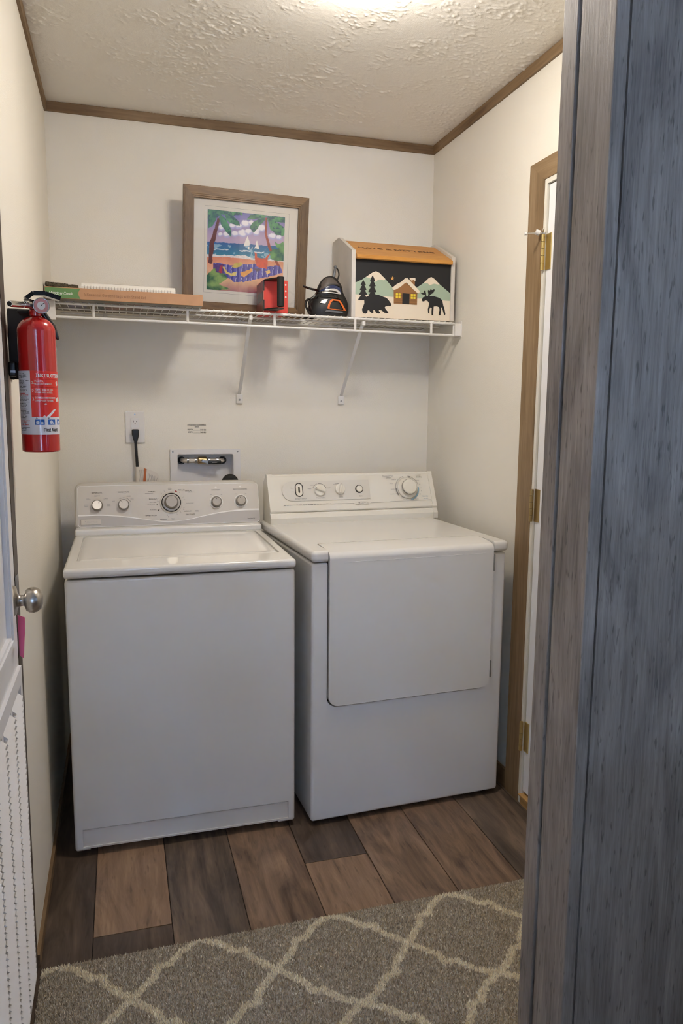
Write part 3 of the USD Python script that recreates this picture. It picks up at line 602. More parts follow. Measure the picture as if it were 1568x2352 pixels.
# ================================================================== WIRE SHELF
def zs(x): return 1.7235 - .0066 * (x - .03)                          # the shelf sags a little to the right
sh = thing('wire_shelf', 'white ventilated wire shelf across the back wall', 'shelf', (.78, 0, 1.70))
sx0, sx1, sy = .030, 1.532, -.310
for nm, y, dz, r in (('front_rail', sy, -.0012, .0048), ('lower_rail', sy - .001, -.0475, .0048), ('middle_rod', -.157, .0, .0030), ('rear_rod', -.008, .0, .0030)):
    part(sh, nm, tube([(sx0, y, zs(sx0) + dz), (.8, y, zs(.8) + dz), (sx1, y, zs(sx1) + dz)], r, 10), 'wire_white')
for x in (.158, .4807, .8003, 1.1157, 1.4331):
    part(sh, 'spacer_post', tube([(x, sy - .001, zs(x) - .003), (x, sy - .001, zs(x) - .045)], .0052, 10), 'wire_white')
part(sh, 'end_post', tube([(sx1 - .002, sy, zs(sx1) - .008), (sx1 - .002, sy, zs(sx1) - .045)], .0036, 8), 'wire_white')
k = 0; x = sx0 + .012
while x < sx1 - .006:
    part(sh, 'deck_wire', tube([(x, -.002, zs(x) + .0045), (x, sy - .0010, zs(x) + .0045), (x, sy - .0056, zs(x) + .0024), (x, sy - .0062, zs(x) - .003)], .0016, 6), 'wire_white'); x += .02545
for xb in (.7128, 1.1518):
    z = zs(xb)
    b = part(sh, 'support_brace', cat(bar((xb - .002, sy + .006, z - .016), (xb, -.007, 1.4265), .0125, .005, (0, .3, 1)), bx(xb - .008, xb + .004, sy - .008, sy + .010, z - .026, z - .011)), 'wire_white')
    part(b, 'brace_foot', cat(rbx(xb - .0135, xb + .0135, -.009, -.0005, 1.388, 1.426, .003, 10)), 'wire_white')
    part(b, 'screw', frame(cyl(.0042, .0016, 14), (xb, -.009, 1.403), (1, 0, 0), (0, 0, 1), (0, -1, 0)), 'steel')
for xb in (.1927, .7155, 1.1391):
    z = zs(xb)
    c = part(sh, 'wall_clip', rbx(xb - .0075, xb + .0075, -.0125, -.0005, z - .022, z + .007, .003, 10), 'wire_white')
    part(c, 'screw', frame(cyl(.0036, .0014, 12), (xb, -.0125, z - .0145), (1, 0, 0), (0, 0, 1), (0, -1, 0)), 'steel')
zl = zs(.02)
part(sh, 'end_bracket', cat(rbx(.001, .0345, sy - .014, sy - .004, zl - .060, zl + .006, .002, 8), bx(.0005, .004, sy - .012, sy + .05, zl - .060, zl + .012)), 'plate_white')
zr = zs(1.545)
e = part(sh, 'end_bracket', cat(rbx(1.5305, W - .001, sy - .016, sy - .004, zr - .050, zr - .001, .003, 8), bx(W - .004, W - .0005, sy - .018, sy + .045, zr - .054, zr + .009), rbx(1.5305, W - .001, sy - .006, sy + .04, zr - .050, zr - .043, .002, 8)), 'plate_white')
part(e, 'screw', cat(frame(cyl(.003, .0014, 10), (W - .004, sy + .01, zr + .003), (0, 1, 0), (0, 0, 1), (-1, 0, 0))), 'chrome')
TOP = .0068                                                           # the deck wires' top above zs

# ------------------------------------------------------------------ numpy painter for flat prints (per-vertex colour)
def grid(nu, nv):
    u, v = np.meshgrid(np.linspace(0, 1, nu), np.linspace(0, 1, nv)); i = np.arange(nu * nv).reshape(nv, nu)
    q = np.stack([i[:-1, :-1], i[:-1, 1:], i[1:, 1:], i[1:, :-1]], -1).reshape(-1, 4)
    return u.ravel(), v.ravel(), np.vstack([q[:, [0, 1, 2]], q[:, [0, 2, 3]]])
def inside(poly, x, y):
    p = np.array(poly, float); c = np.zeros(len(x), bool)
    for (x0, y0), (x1, y1) in zip(p, np.roll(p, -1, 0)):
        if y0 == y1: continue
        h = (y0 > y) != (y1 > y); c ^= h & (x < (x1 - x0) * (y - y0) / (y1 - y0) + x0)
    return c

# ------------------------------------------------------------------ framed picture
FT = .022                                                             # turned a little clockwise
fo = np.array([.478, -.104, zs(.48) + TOP + .0010])
Fz, Fl = FT, -.075                                                      # in-plane turn, forward tilt
fU = np.array([math.cos(Fz), 0, -math.sin(Fz)]); fV = np.array([math.sin(Fz), Fl, math.cos(Fz)]); fV /= np.linalg.norm(fV); fN = np.cross(fU, fV)
fw, fh, fr = .487, .462, .0415
pic = thing('framed_picture', 'wood-framed print of palms and sailboats on a beach, standing on the shelf', 'picture', fo)
O0 = fo + fU * 0 + fV * .0115
def fp(m): return frame(m, O0, fU, fV, fN)
for nm, poly, mt in (('frame_rail', [(0, 0), (fw, 0), (fw - fr, fr), (fr, fr)], 'frame_wood'), ('frame_rail', [(0, fh), (fw, fh), (fw - fr, fh - fr), (fr, fh - fr)], 'frame_wood'), ('frame_stile', [(0, 0), (fr, fr), (fr, fh - fr), (0, fh)], 'frame_wood_z'), ('frame_stile', [(fw, 0), (fw - fr, fr), (fw - fr, fh - fr), (fw, fh)], 'frame_wood_z')):
    p = Polygon(poly); inner = sbox(fr, fr, fw - fr, fh - fr); out_ = sbox(0, 0, fw, fh)
    lay = [ext(p, .016, -.016)]
    for ins0, ins1, z0, z1 in ((.004, .006, 0, .003), (.008, .012, .003, .0045)):
        lay.append(ext(p.intersection(out_.buffer(-ins0, join_style=2)).difference(inner.buffer(ins1, join_style=2)), z1 - z0, z0))
    part(pic, nm, fp(cat(lay)), mt, smooth=20)
part(pic, 'backing_board', fp(bx(fr - .006, fw - fr + .006, fr - .006, fh - fr + .006, -.0155, -.0125)), 'kraft')
mt_out = sbox(fr - .004, fr - .004, fw - fr + .004, fh - fr + .004)
P0 = (.0935, .0875); P1 = (.3945, .3830)                              # print rectangle
win_ = sbox(P0[0] - .0105, P0[1] - .0105, P1[0] + .0165, P1[1] + .0125)
ma = part(pic, 'mat', fp(ext(mt_out.difference(sbox(*P0, *P1)), .0016, -.0115)), 'mat_white', smooth=False)
part(ma, 'mat_groove', fp(ext(win_.buffer(.0005, join_style=2).difference(win_.buffer(-.0004, join_style=2)), .0002, -.0100)), 'mat_line', smooth=False)
nu = nv = 240; u, v, F = grid(nu, nv)
# outlines were drawn on a skewed quad; square them up
src = np.array([[385, 383], [1083, 443], [1020, 1160], [362, 1103]], float); dst = np.array([[0, 1], [1, 1], [1, 0], [0, 0]], float)
A = []
for (x, y), (a, b) in zip(src, dst): A += [[x, y, 1, 0, 0, 0, -a * x, -a * y], [0, 0, 0, x, y, 1, -b * x, -b * y]]
Hh = np.append(np.linalg.solve(np.array(A), dst.ravel()), 1).reshape(3, 3); Hi = np.linalg.inv(Hh)
w_ = np.stack([u, v, np.ones_like(u)]); w_ = Hi @ w_; px, py = w_[0] / w_[2], w_[1] / w_[2]
n1 = meshkit.fbm(np.stack([u * 14, v * 14, 0 * u], -1), 4, 3); n2 = meshkit.fbm(np.stack([u * 40, v * 40, 0 * u], -1), 3, 9)
px = px + (n1 - .5) * 16; py = py + (n2 - .5) * 14
C = np.zeros((len(u), 3))
def S(*c): return np.array(srgb(*c))
def lerp(a, b, t): return a + (b - a) * np.clip(t, 0, 1)[:, None]
C[:] = lerp(S(96, 98, 172), S(186, 164, 190), (py - 420) / 240)
def blob(cx, cy, r, col, sy=1.):
    k = np.clip((r - np.hypot(px - cx, (py - cy) / sy)) / (r * .35), 0, 1)[:, None]; C[:] = C * (1 - k) + col * k
for cx, cy, r in ((715, 505, 48), (600, 528, 36), (500, 545, 34), (655, 530, 34), (770, 500, 36), (865, 545, 48), (820, 565, 34), (690, 595, 52), (620, 602, 38), (545, 608, 40), (740, 580, 40), (810, 590, 36), (955, 618, 40), (1015, 632, 34), (490, 612, 26)):
    blob(cx, cy + 10, r, S(176, 176, 214), .75); blob(cx, cy, r * .86, S(236, 232, 236), .75)
def poly(p, col, jit=.0):
    k = inside(p, px, py); c = np.array(col) * (1 + jit * (n2[k][:, None] - .5)) if jit else col; C[k] = c
def rows(p, c0, c1, y0, y1, jit=.35):
    k = inside(p, px, py); C[k] = lerp(S(*c0), S(*c1), (py[k] - y0) / (y1 - y0)) * (1 + jit * (n1[k][:, None] - .5))
rows([(360, 680), (1075, 722), (1060, 870), (360, 850)], (24, 88, 150), (40, 128, 160), 690, 800)
k = inside([(360, 700), (1075, 735), (1060, 860), (360, 840)], px, py) & (n1 > .61); C[k] = C[k] * .4 + S(170, 206, 220) * .6
for a in ([(645, 758), (720, 755), (770, 765), (720, 772), (660, 768)], [(780, 770), (880, 772), (860, 784), (790, 780)], [(410, 745), (560, 748), (550, 756), (420, 754)]): poly(a, S(222, 228, 232))
poly([(360, 795), (480, 798), (700, 806), (780, 828), (940, 840), (1060, 846), (1060, 872), (760, 850), (560, 832), (360, 818)], S(226, 222, 220), .5)
rows([(360, 815), (560, 820), (760, 842), (1065, 862), (1030, 1170), (350, 1120)], (216, 132, 98), (226, 170, 132), 820, 930)
rows([(360, 1010), (1040, 1030), (1030, 1170), (350, 1120)], (222, 176, 134), (170, 104, 112), 1030, 1130)
k = inside([(425, 870), (500, 876), (570, 892), (800, 880), (900, 905), (1010, 890), (1040, 960), (880, 1000), (770, 1022), (690, 1040), (600, 1038), (540, 1000), (425, 985)], px, py)
st = (np.floor((px + .12 * py) / 23) % 2).astype(bool)
C[k] = S(66, 62, 148) * (1 + .5 * (n2[k][:, None] - .5)); C[k & st] = S(98, 92, 178) * (1 + .5 * (n2[k & st][:, None] - .5)); kk = k & (((px + .12 * py) % 46) < 5) & (n1 > .42); C[kk] = S(200, 200, 222)
poly([(425, 880), (520, 880), (505, 985), (430, 980)], S(88, 54, 128), .9); poly([(480, 895), (505, 890), (498, 965), (470, 950)], S(176, 44, 70), .4)
for p, c in (([(505, 905), (520, 905), (545, 950), (580, 968), (600, 950), (622, 955), (615, 985), (575, 988), (530, 965)], (226, 200, 110)), ([(580, 905), (610, 872), (672, 866), (678, 885), (640, 910), (600, 918)], (202, 178, 84)), ([(655, 955), (760, 922), (766, 945), (705, 985), (688, 1002), (660, 985)], (232, 162, 72)), ([(880, 945), (915, 930), (925, 960), (890, 975)], (236, 196, 116)), ([(770, 925), (830, 920), (850, 935), (800, 950)], (96, 80, 110))): poly(p, S(*c), .3)
poly([(470, 462), (490, 468), (440, 690), (412, 878), (382, 874), (396, 700), (425, 610)], S(100, 38, 36), .8)
poly([(900, 452), (918, 455), (912, 600), (945, 755), (1015, 905), (985, 895), (922, 762), (892, 620)], S(156, 66, 46), .7)
fr_ = [[(383, 384), (690, 396), (695, 430), (600, 440), (505, 428), (430, 432), (383, 440)], [(383, 430), (500, 425), (460, 470), (425, 540), (383, 560)], [(495, 425), (545, 470), (590, 570), (588, 640), (540, 590), (500, 530), (480, 460)], [(530, 425), (610, 440), (660, 500), (665, 535), (600, 520), (550, 480)], [(735, 470), (760, 425), (840, 418), (930, 432), (880, 455), (800, 470)], [(750, 545), (790, 490), (890, 445), (900, 470), (840, 530), (785, 595)], [(915, 432), (1085, 446), (1085, 500), (1000, 490), (940, 470)], [(915, 450), (985, 480), (1070, 540), (1085, 560), (1062, 622), (990, 610), (945, 560)]]
for i_, p in enumerate(fr_):
    k = inside(p, px, py); C[k] = lerp(S(30, 104, 84), S(84, 156, 104), (n1[k] - .3) * 2.4); kk = k & (n2 > .6); C[kk] = S(24, 84, 92)
for p in ([(975, 672), (1010, 700), (1060, 672), (1062, 850), (985, 852), (935, 835), (925, 770), (960, 742), (1000, 745)],): k = inside(p, px, py); C[k] = lerp(S(26, 96, 80), S(110, 166, 96), (n1[k] - .3) * 2.4)
for p in ([(355, 985), (440, 915), (450, 950), (520, 970), (545, 1010), (470, 1060), (570, 1105), (350, 1115)],): k = inside(p, px, py); C[k] = lerp(S(30, 92, 62), S(140, 172, 92), (n1[k] - .34) * 2.8)
poly([(788, 775), (803, 780), (812, 822), (885, 826), (925, 785), (932, 795), (905, 835), (890, 925), (800, 905)], S(214, 84, 52), .45)
for p in ([(732, 622), (747, 716), (695, 722)], [(735, 635), (742, 716), (752, 700)], [(815, 662), (834, 744), (788, 742)], [(738, 722), (746, 722), (745, 748), (736, 748)], [(764, 724), (771, 724), (770, 746), (763, 746)]): poly(p, S(240, 234, 224))
v3 = np.stack([P0[0] + u * (P1[0] - P0[0]), P0[1] + v * (P1[1] - P0[1]), np.full_like(u, -.0110)], -1)
part(pic, 'art_print', fp(trimesh.Trimesh(v3, F, process=False)), 'art_print', smooth=False, colors=np.clip(C, 0, 1), label='colourful printed beach scene')
part(pic, 'glass_pane', fp(bx(fr - .004, fw - fr + .004, fr - .004, fh - fr + .004, -.0085, -.0070)), 'glass', smooth=False)

# ------------------------------------------------------------------ hats-and-mittens box
HX0, HX1, HY0, HY1, ZB = 1.1065, 1.5385, -.290, -.016, zs(1.12) + TOP + .0006
hb = thing('wooden_storage_box', 'white wooden box with a winter bear and moose scene and an orange lid', 'box', (HX0, HY0, ZB))
prof = [(HY0, ZB), (HY0, 1.9735), (-.106, 2.057), (HY1, 2.054), (HY1, ZB)]
for a, b in ((HX0, HX0 + .0155), (HX1 - .0155, HX1)):
    part(hb, 'side_panel', prism_x(prof, a, b), 'box_white', smooth=20)
IX0, IX1 = HX0 + .0157, HX1 - .0157
part(hb, 'back_panel', bx(IX0, IX1, HY1 - .010, HY1 - .001, ZB + .001, 2.05), 'box_white')
part(hb, 'bottom_panel', bx(IX0, IX1, HY0 + .02, HY1 - .0105, ZB + .001, ZB + .010), 'box_white')
fy = HY0 + .007
fpn = part(hb, 'front_panel', bx(IX0, IX1, fy, fy + .010, ZB + .001, 1.958), 'box_black', label='black painted front panel')
lt = [(-.110, 2.0455), (-.304, 1.9560), (-.304, 1.9440), (-.298, 1.9410), (-.110, 2.0325)]
li = part(hb, 'lid', prism_x(lt, IX0 + .001, IX1 - .001), 'box_wood', smooth=20, label='orange stained lid')
ls = np.array([0, .194, .0895]); ls /= np.linalg.norm(ls); lm = np.array([(IX0 + IX1) / 2, -.304, 1.9560]) + ls * .112
part(li, 'lettering', text('HATS & MITTENS', .020, lm + np.cross([1, 0, 0], ls) * .0001, (1, 0, 0), ls, .0006, True, squeeze=.325), 'cabin_line', smooth=False)
part(hb, 'lid_ledge', bx(IX0, IX1, -.106, HY1 - .0105, 2.036, 2.0455), 'box_white')
# the scene: painted cut-outs on the front panel, traced in the panel's own (t, w) coordinates
def hp(p):
    out = []
    for x, y in p:
        t = (x - 540) / 850; yb, yt = 808 + 37 * t, 290 + 60 * t; w = (yb - y) / (yb - yt)
        out.append((IX0 + t * (IX1 - IX0), ZB + .0015 + w * (1.9435 - ZB)))
    return out
def cut_out(parent, name, p, mat, d, th, smooth_=True, label=None):
    q = Polygon(hp(p) if not hasattr(p, 'area') else p).buffer(0).intersection(sbox(IX0, ZB + .001, IX1, 1.957))
    if smooth_: q = q.buffer(.0012, quad_segs=4).buffer(-.0024, quad_segs=4).buffer(.0012, quad_segs=4)
    return part(parent, name, frame(ext(q, th), (0, fy - d, 0), (1, 0, 0), (0, 0, 1), (0, -1, 0)), mat, smooth=20, label=label)
hill1 = [(540, 506), (600, 478), (640, 450), (690, 416), (720, 405), (750, 420), (800, 470), (850, 528), (905, 590), (905, 640), (540, 640)]
hill2 = [(1085, 548), (1140, 512), (1185, 470), (1212, 456), (1240, 472), (1300, 528), (1390, 600), (1390, 672), (1085, 660)]
cut_out(fpn, 'hill', hill1, 'hill_green', .0, .0006); cut_out(fpn, 'hill', hill2, 'hill_green', .0, .0006)
cut_out(fpn, 'snow_cap', [(632, 456), (690, 416), (720, 405), (750, 420), (802, 474), (790, 486), (765, 478), (740, 480), (718, 498), (700, 490), (680, 470), (655, 462)], 'snow_cream', .0006, .0005)
cut_out(fpn, 'snow_cap', [(1142, 512), (1185, 470), (1212, 456), (1240, 472), (1294, 524), (1270, 522), (1240, 515), (1200, 528), (1180, 512), (1155, 510)], 'snow_cream', .0006, .0005)
cut_out(fpn, 'snow_field', [(540, 608), (700, 620), (850, 630), (1000, 642), (1150, 648), (1390, 668), (1390, 846), (540, 810)], 'snow_cream', .0006, .0006)
def tree(x, top, base, wd, n):
    L, R = [], []
    for k in range(n):
        y0 = top + (base - top) * k / n; y1 = top + (base - top) * (k + 1) / n; w0 = wd * (.12 + .35 * k / n); w1 = wd * (.35 + .65 * (k + 1) / n)
        if k == 0: w0 = .5
        L += [(x - w0, y0), (x - w1, y1 - 4), (x - w1 * .8, y1)]; R += [(x + w0, y0), (x + w1, y1 - 4), (x + w1 * .8, y1)]
    return L + R[::-1]
cut_out(fpn, 'fir_tree', tree(610, 482, 660, 44, 4), 'box_black', .0012, .0008); cut_out(fpn, 'fir_tree', tree(690, 440, 640, 42, 4), 'box_black', .0012, .0008)
cut_out(fpn, 'bear', [(620, 650), (640, 630), (690, 620), (745, 615), (790, 632), (815, 640), (828, 655), (848, 680), (860, 700), (852, 712), (830, 708), (806, 716), (800, 728), (815, 748), (834, 770), (826, 776), (800, 772), (770, 748), (752, 745), (748, 755), (762, 774), (750, 780), (725, 772), (712, 745), (698, 748), (702, 770), (690, 776), (672, 765), (665, 748), (650, 752), (648, 774), (632, 782), (610, 772), (602, 745), (612, 715), (622, 690)], 'box_black', .0012, .0012)
cab = cut_out(fpn, 'cabin', [(878, 570), (925, 545), (975, 500), (1030, 545), (1088, 595), (1088, 702), (880, 690)], 'cabin_brown', .0012, .0010, False)
for y in (592, 614, 636, 658, 680):
    cut_out(cab, 'log_line', [(880, y), (1087, y + 10), (1087, y + 13), (880, y + 3)], 'cabin_line', .0022, .0002, False)
cut_out(cab, 'roof_snow', [(862, 552), (900, 520), (940, 500), (975, 468), (1000, 468), (1040, 510), (1075, 545), (1108, 580), (1106, 602), (1090, 598), (1055, 570), (1020, 535), (988, 505), (965, 518), (935, 545), (890, 570), (870, 572)], 'snow_cream', .0022, .0008)
cut_out(cab, 'chimney', [(1020, 478), (1064, 484), (1064, 525), (1050, 520), (1022, 498)], 'cabin_brown', .0012, .0010, False); cut_out(cab, 'chimney_snow', [(1016, 464), (1068, 468), (1068, 494), (1052, 482), (1036, 490), (1018, 480)], 'snow_cream', .0022, .0006)
cut_out(cab, 'cabin_door', [(955, 600), (1018, 604), (1018, 698), (955, 694)], 'box_black', .0022, .0006, False)
for x0, y0 in ((896, 598), (1030, 605)):
    cut_out(cab, 'cabin_window', [(x0, y0), (x0 + 42, y0 + 2), (x0 + 42, y0 + 46), (x0, y0 + 44)], 'win_yellow', .0022, .0005, False)
    for a in ([(x0 + 20, y0), (x0 + 23, y0), (x0 + 23, y0 + 45), (x0 + 20, y0 + 45)], [(x0, y0 + 22), (x0 + 42, y0 + 23), (x0 + 42, y0 + 26), (x0, y0 + 25)]): cut_out(cab, 'window_bar', a, 'cabin_line', .0027, .0003, False)
cut_out(fpn, 'moose', [(1132, 655), (1140, 636), (1160, 628), (1168, 630), (1160, 612), (1140, 610), (1120, 600), (1128, 594), (1146, 598), (1150, 576), (1160, 574), (1168, 605), (1172, 628), (1186, 628), (1190, 606), (1184, 578), (1192, 568), (1200, 580), (1210, 562), (1220, 572), (1244, 562), (1244, 580), (1228, 598), (1205, 614), (1198, 626), (1240, 626), (1290, 640), (1318, 662), (1326, 700), (1340, 740), (1350, 785), (1340, 794), (1332, 770), (1318, 728), (1308, 720), (1308, 755), (1304, 792), (1288, 794), (1288, 775), (1296, 745), (1288, 722), (1266, 712), (1240, 716), (1238, 760), (1236, 792), (1224, 792), (1222, 760), (1224, 728), (1208, 725), (1200, 745), (1202, 775), (1192, 775), (1188, 740), (1194, 715), (1200, 690), (1185, 668), (1165, 660), (1150, 672), (1136, 670)], 'box_black', .0012, .0012)
star = [(865 + (20 if k % 2 == 0 else 8) * math.sin(k * PI / 5), 468 - (20 if k % 2 == 0 else 8) * math.cos(k * PI / 5)) for k in range(10)]
cut_out(fpn, 'star', star, 'star_gold', .0, .0006, False)

# ------------------------------------------------------------------ long flag carton on the left of the shelf
kt = math.atan(.0066); T = trimesh.transformations.rotation_matrix(kt, [0, 1, 0], [.27, 0, zs(.27)])
def tl(m): m = tm(m) if hasattr(m, 'to_mesh') else m.copy(); m.apply_transform(T); return m
kz0 = zs(.27) + TOP + .0006; kz1 = kz0 + .0385; ky0, ky1 = -.357, -.128
kc = thing('flag_carton', 'long flat kraft carton with a green label at its left end', 'carton', (.27, -.2, kz0))
part(kc, 'carton_body', tl(rbx(.0045, .5315, ky0, ky1, kz0 + .0006, kz1, .0016, 8)), 'kraft')
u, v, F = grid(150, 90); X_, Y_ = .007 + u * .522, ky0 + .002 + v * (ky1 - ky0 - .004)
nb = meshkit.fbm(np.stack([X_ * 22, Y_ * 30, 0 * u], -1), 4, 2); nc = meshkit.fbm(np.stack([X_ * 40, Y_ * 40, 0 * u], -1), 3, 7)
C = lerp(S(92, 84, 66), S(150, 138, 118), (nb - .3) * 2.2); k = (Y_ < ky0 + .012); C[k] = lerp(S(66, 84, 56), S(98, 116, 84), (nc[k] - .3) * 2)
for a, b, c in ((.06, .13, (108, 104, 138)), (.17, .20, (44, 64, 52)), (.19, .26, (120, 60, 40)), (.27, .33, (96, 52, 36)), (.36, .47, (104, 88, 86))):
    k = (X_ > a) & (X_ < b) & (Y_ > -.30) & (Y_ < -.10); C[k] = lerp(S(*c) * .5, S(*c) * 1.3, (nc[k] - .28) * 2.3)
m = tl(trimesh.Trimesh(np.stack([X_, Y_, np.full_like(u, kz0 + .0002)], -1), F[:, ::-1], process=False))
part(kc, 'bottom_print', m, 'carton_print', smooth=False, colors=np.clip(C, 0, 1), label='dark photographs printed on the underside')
gl = [(.006, kz0 + .0025), (.118, kz0 + .0025), (.110, (kz0 + kz1) / 2), (.118, kz1 - .003), (.006, kz1 - .003)]
part(kc, 'green_label', tl(frame(ext(Polygon(gl), .0004), (0, ky0 - .0002, 0), (1, 0, 0), (0, 0, 1), (0, -1, 0))), 'kraft_green')
part(kc, 'lettering', tl(text('Meadow Creek.', .0095, (.058, ky0 - .0007, (kz0 + kz1) / 2 - .001), (1, 0, 0), (.18, 0, 1), .0003, squeeze=.078)), 'print_white', smooth=False, label='white lettering on the green label')
part(kc, 'lettering', tl(text('4 Seasonal Garden Flags with Stand Set', .0098, (.232, ky0 - .0002, (kz0 + kz1) / 2 - .001), (1, 0, 0), (.05, 0, 1), .0003, squeeze=.205)), 'kraft_text', smooth=False, label='faint brown lettering on the kraft side')
part(kc, 'clear_tape', tl(bx(.405, .5316, ky0 - .0006, ky0 - .0001, kz0 + .001, kz1 - .001)), 'kraft')
zc = lambda x: kz1 - .0066 * (x - .27) + .0004
# thin booklet standing in for the dark prints that show through the wires
bk = thing('picture_booklet', 'thin brown booklet behind the kraft carton, standing in for the prints seen through the wires', 'booklet', (.24, -.07, kz0))
part(bk, 'pages', tl(bx(.012, .466, -.124, -.012, kz0 + .0012, kz0 + .010)), 'paper')
u, v, F = grid(110, 40); X_, Y_ = .012 + u * .454, -.124 + v * .112
nb = meshkit.fbm(np.stack([X_ * 26, Y_ * 40, 0 * u], -1), 4, 12); C = lerp(S(70, 56, 46), S(138, 118, 98), (nb - .3) * 2.3)
for a, b, c in ((.10, .17, (64, 44, 38)), (.30, .345, (92, 104, 84)), (.36, .45, (58, 44, 42))):
    k = (X_ > a) & (X_ < b) & (Y_ > -.105) & (Y_ < -.03); C[k] = lerp(S(*c) * .6, S(*c) * 1.3, (nb[k] - .28) * 2.3)
part(bk, 'cover', tl(trimesh.Trimesh(np.stack([X_, Y_, np.full_like(u, kz0 + .0008)], -1), F[:, ::-1], process=False)), 'carton_print', smooth=False, colors=np.clip(C, 0, 1), label='dark brown printed cover')
# comb-bound calendar pad lying on the carton
cp = thing('comb_bound_pad', 'white comb-bound paper pad lying on the kraft carton', 'notepad', (.28, -.3, zc(.28)))
part(cp, 'pages', tl(bx(.122, .437, ky0 + .008, -.14, kz1 + .0004, kz1 + .008)), 'paper')
cur = [(ky0 + .012, kz1 + .0082), (ky0 + .016, kz1 + .014), (ky0 + .022, kz1 + .0205), (ky0 + .028, kz1 + .0225), (ky0 + .06, kz1 + .019), (-.145, kz1 + .0135), (-.145, kz1 + .0125), (ky0 + .06, kz1 + .018), (ky0 + .028, kz1 + .0215), (ky0 + .023, kz1 + .0195), (ky0 + .017, kz1 + .0135), (ky0 + .013, kz1 + .0082)]
cvx = Polygon(cur)
part(cp, 'cover', tl(frame(ext(cvx, .315), (.122, 0, 0), (0, 1, 0), (0, 0, 1), (1, 0, 0))), 'paper')
hump = [(x, kz1 + .021 + .0065 * math.sin(PI * (x - .155) / .24)) for x in np.linspace(.155, .395, 16)]
part(cp, 'raised_sheet', tl(frame(ext(Polygon(hump + [(.395, kz1 + .0195), (.155, kz1 + .0195)]), .0012), (0, ky0 + .052, 0), (1, 0, 0), (0, 0, 1), (0, -1, 0))), 'paper_grey', label='grey edge of a lifted sheet')
x = .133
while x < .428:
    pts = [(x, ky0 + .010 - .0042 * math.sin(t), kz1 + .0058 + .0046 * math.cos(t)) for t in np.linspace(-.9, 2.9, 9)]
    part(cp, 'comb_ring', tl(tube(pts, .0013, 6)), 'comb_grey'); x += .0099
# dark fuzzy cloth at the left end of the carton
fz = LineString([(.009, 0), (.03, .001), (.07, -.001), (.108, 0)]).buffer(.0)
mm = rbx(.006, .112, ky0 + .004, ky0 + .10, kz1 + .0006, kz1 + .017, .006, 16); mm = tm(mm.refine_to_length(.0035))
nn = meshkit.fbm(mm.vertices * 170, 3, 4)[:, None] - .5; dirs = mm.vertices - mm.vertices.mean(0); dirs /= np.linalg.norm(dirs, axis=1, keepdims=True)
up_ = (mm.vertices[:, 2:3] > kz1 + .004); mm.vertices = mm.vertices + np.where(up_, nn * .010, 0) * np.array([.3, .3, 1.]) - np.where(up_, (mm.vertices[:, :1] - .006) * np.array([[0, 0, .06]]), 0)
solo('folded_cloth', tl(mm), 'fuzzy_dark', 'dark fuzzy folded cloth on the left end of the kraft carton', 'cloth', smooth=False)

# ------------------------------------------------------------------ red carton with a black grip
rx0, rx1, ry0, ry1 = .7650, .8570, -.283, -.135; rz0 = zs(.82) + TOP + .0016; rz1 = 1.846
rc = thing('red_carton', 'small red carton with a black tubular grip in front of the framed picture', 'carton', (.82, -.2, rz0))
part(rc, 'carton_body', rbx(rx0, rx1, ry0, ry1, rz0, rz1, .0012, 8), 'carton_red')
sd = part(rc, 'side_print', bx(rx0 - .0006, rx0 - .0001, ry0 + .004, ry1 - .004, rz0 + .003, rz1 - .003), 'carton_maroon', label='maroon printed side')
part(sd, 'photo', bx(rx0 - .0010, rx0 - .0006, ry0 + .020, ry1 - .020, rz0 + .045, rz1 - .040), 'carton_dark'); part(sd, 'caption', text('SET', .012, (rx0 - .0007, -.21, rz0 + .025), (0, -1, 0), (0, 0, 1), .0004), 'carton_cream') if 0 else None
part(sd, 'edge_strip', bx(rx0 - .0009, rx0 - .0001, ry0 + .0002, ry0 + .009, rz0 + .002, rz1 - .002), 'carton_cream')
gx, gy_ = .8150, -.352; gz0, gz1 = rz0 + .014, 1.8470
g = part(rc, 'grip', cat(tube([(gx, gy_, gz0), (gx, gy_, gz0 + .0015), (gx, gy_, gz1 - .0015), (gx, gy_, gz1)], [.0115, .0130, .0130, .0115], 24)), 'black_matte', smooth=50)
def arm(z0, z1): return frame(ext(Polygon([(rx0 + .001, ry0 - .0004), (gx + .012, gy_), (gx - .010, gy_ - .006), (rx0 + .001, ry0 - .018)]).union(Polygon([(rx0 + .001, ry0 - .0004), (rx0 + .050, ry0 - .0004), (gx + .012, gy_)])), z1 - z0), (0, 0, z0), (1, 0, 0), (0, 1, 0), (0, 0, 1))
part(g, 'grip_arm', arm(rz1 - .006, rz1 - .0015), 'black_plastic'); part(g, 'grip_arm', arm(rz0 + .006, rz0 + .011), 'black_plastic')
part(g, 'grip_hinge', cat(bx(rx0 - .0015, rx0 + .0025, ry0 - .004, ry0 - .0003, rz1 - .040, rz1 - .0015), bx(rx0 - .0015, rx0 + .0025, ry0 - .004, ry0 - .0003, rz0 + .006, rz0 + .045)), 'black_plastic')
for i_, z in enumerate((1.834, 1.811, 1.789)):
    part(rc, 'white_dot', frame(ext(Point(0, 0).buffer(.0034).difference(Point(0, 0).buffer(.0012)), .0004), (.8490, ry0 - .0001, z - .004), (1, 0, 0), (0, 0, 1), (0, -1, 0)), 'print_white')

# ------------------------------------------------------------------ steam iron standing on its heel between picture and box
iz = zs(1.03) + TOP + .0014
ir = thing('steam_iron', 'black and blue steam iron with an orange heel ring and wrapped cord', 'iron', (1.03, -.2, iz))
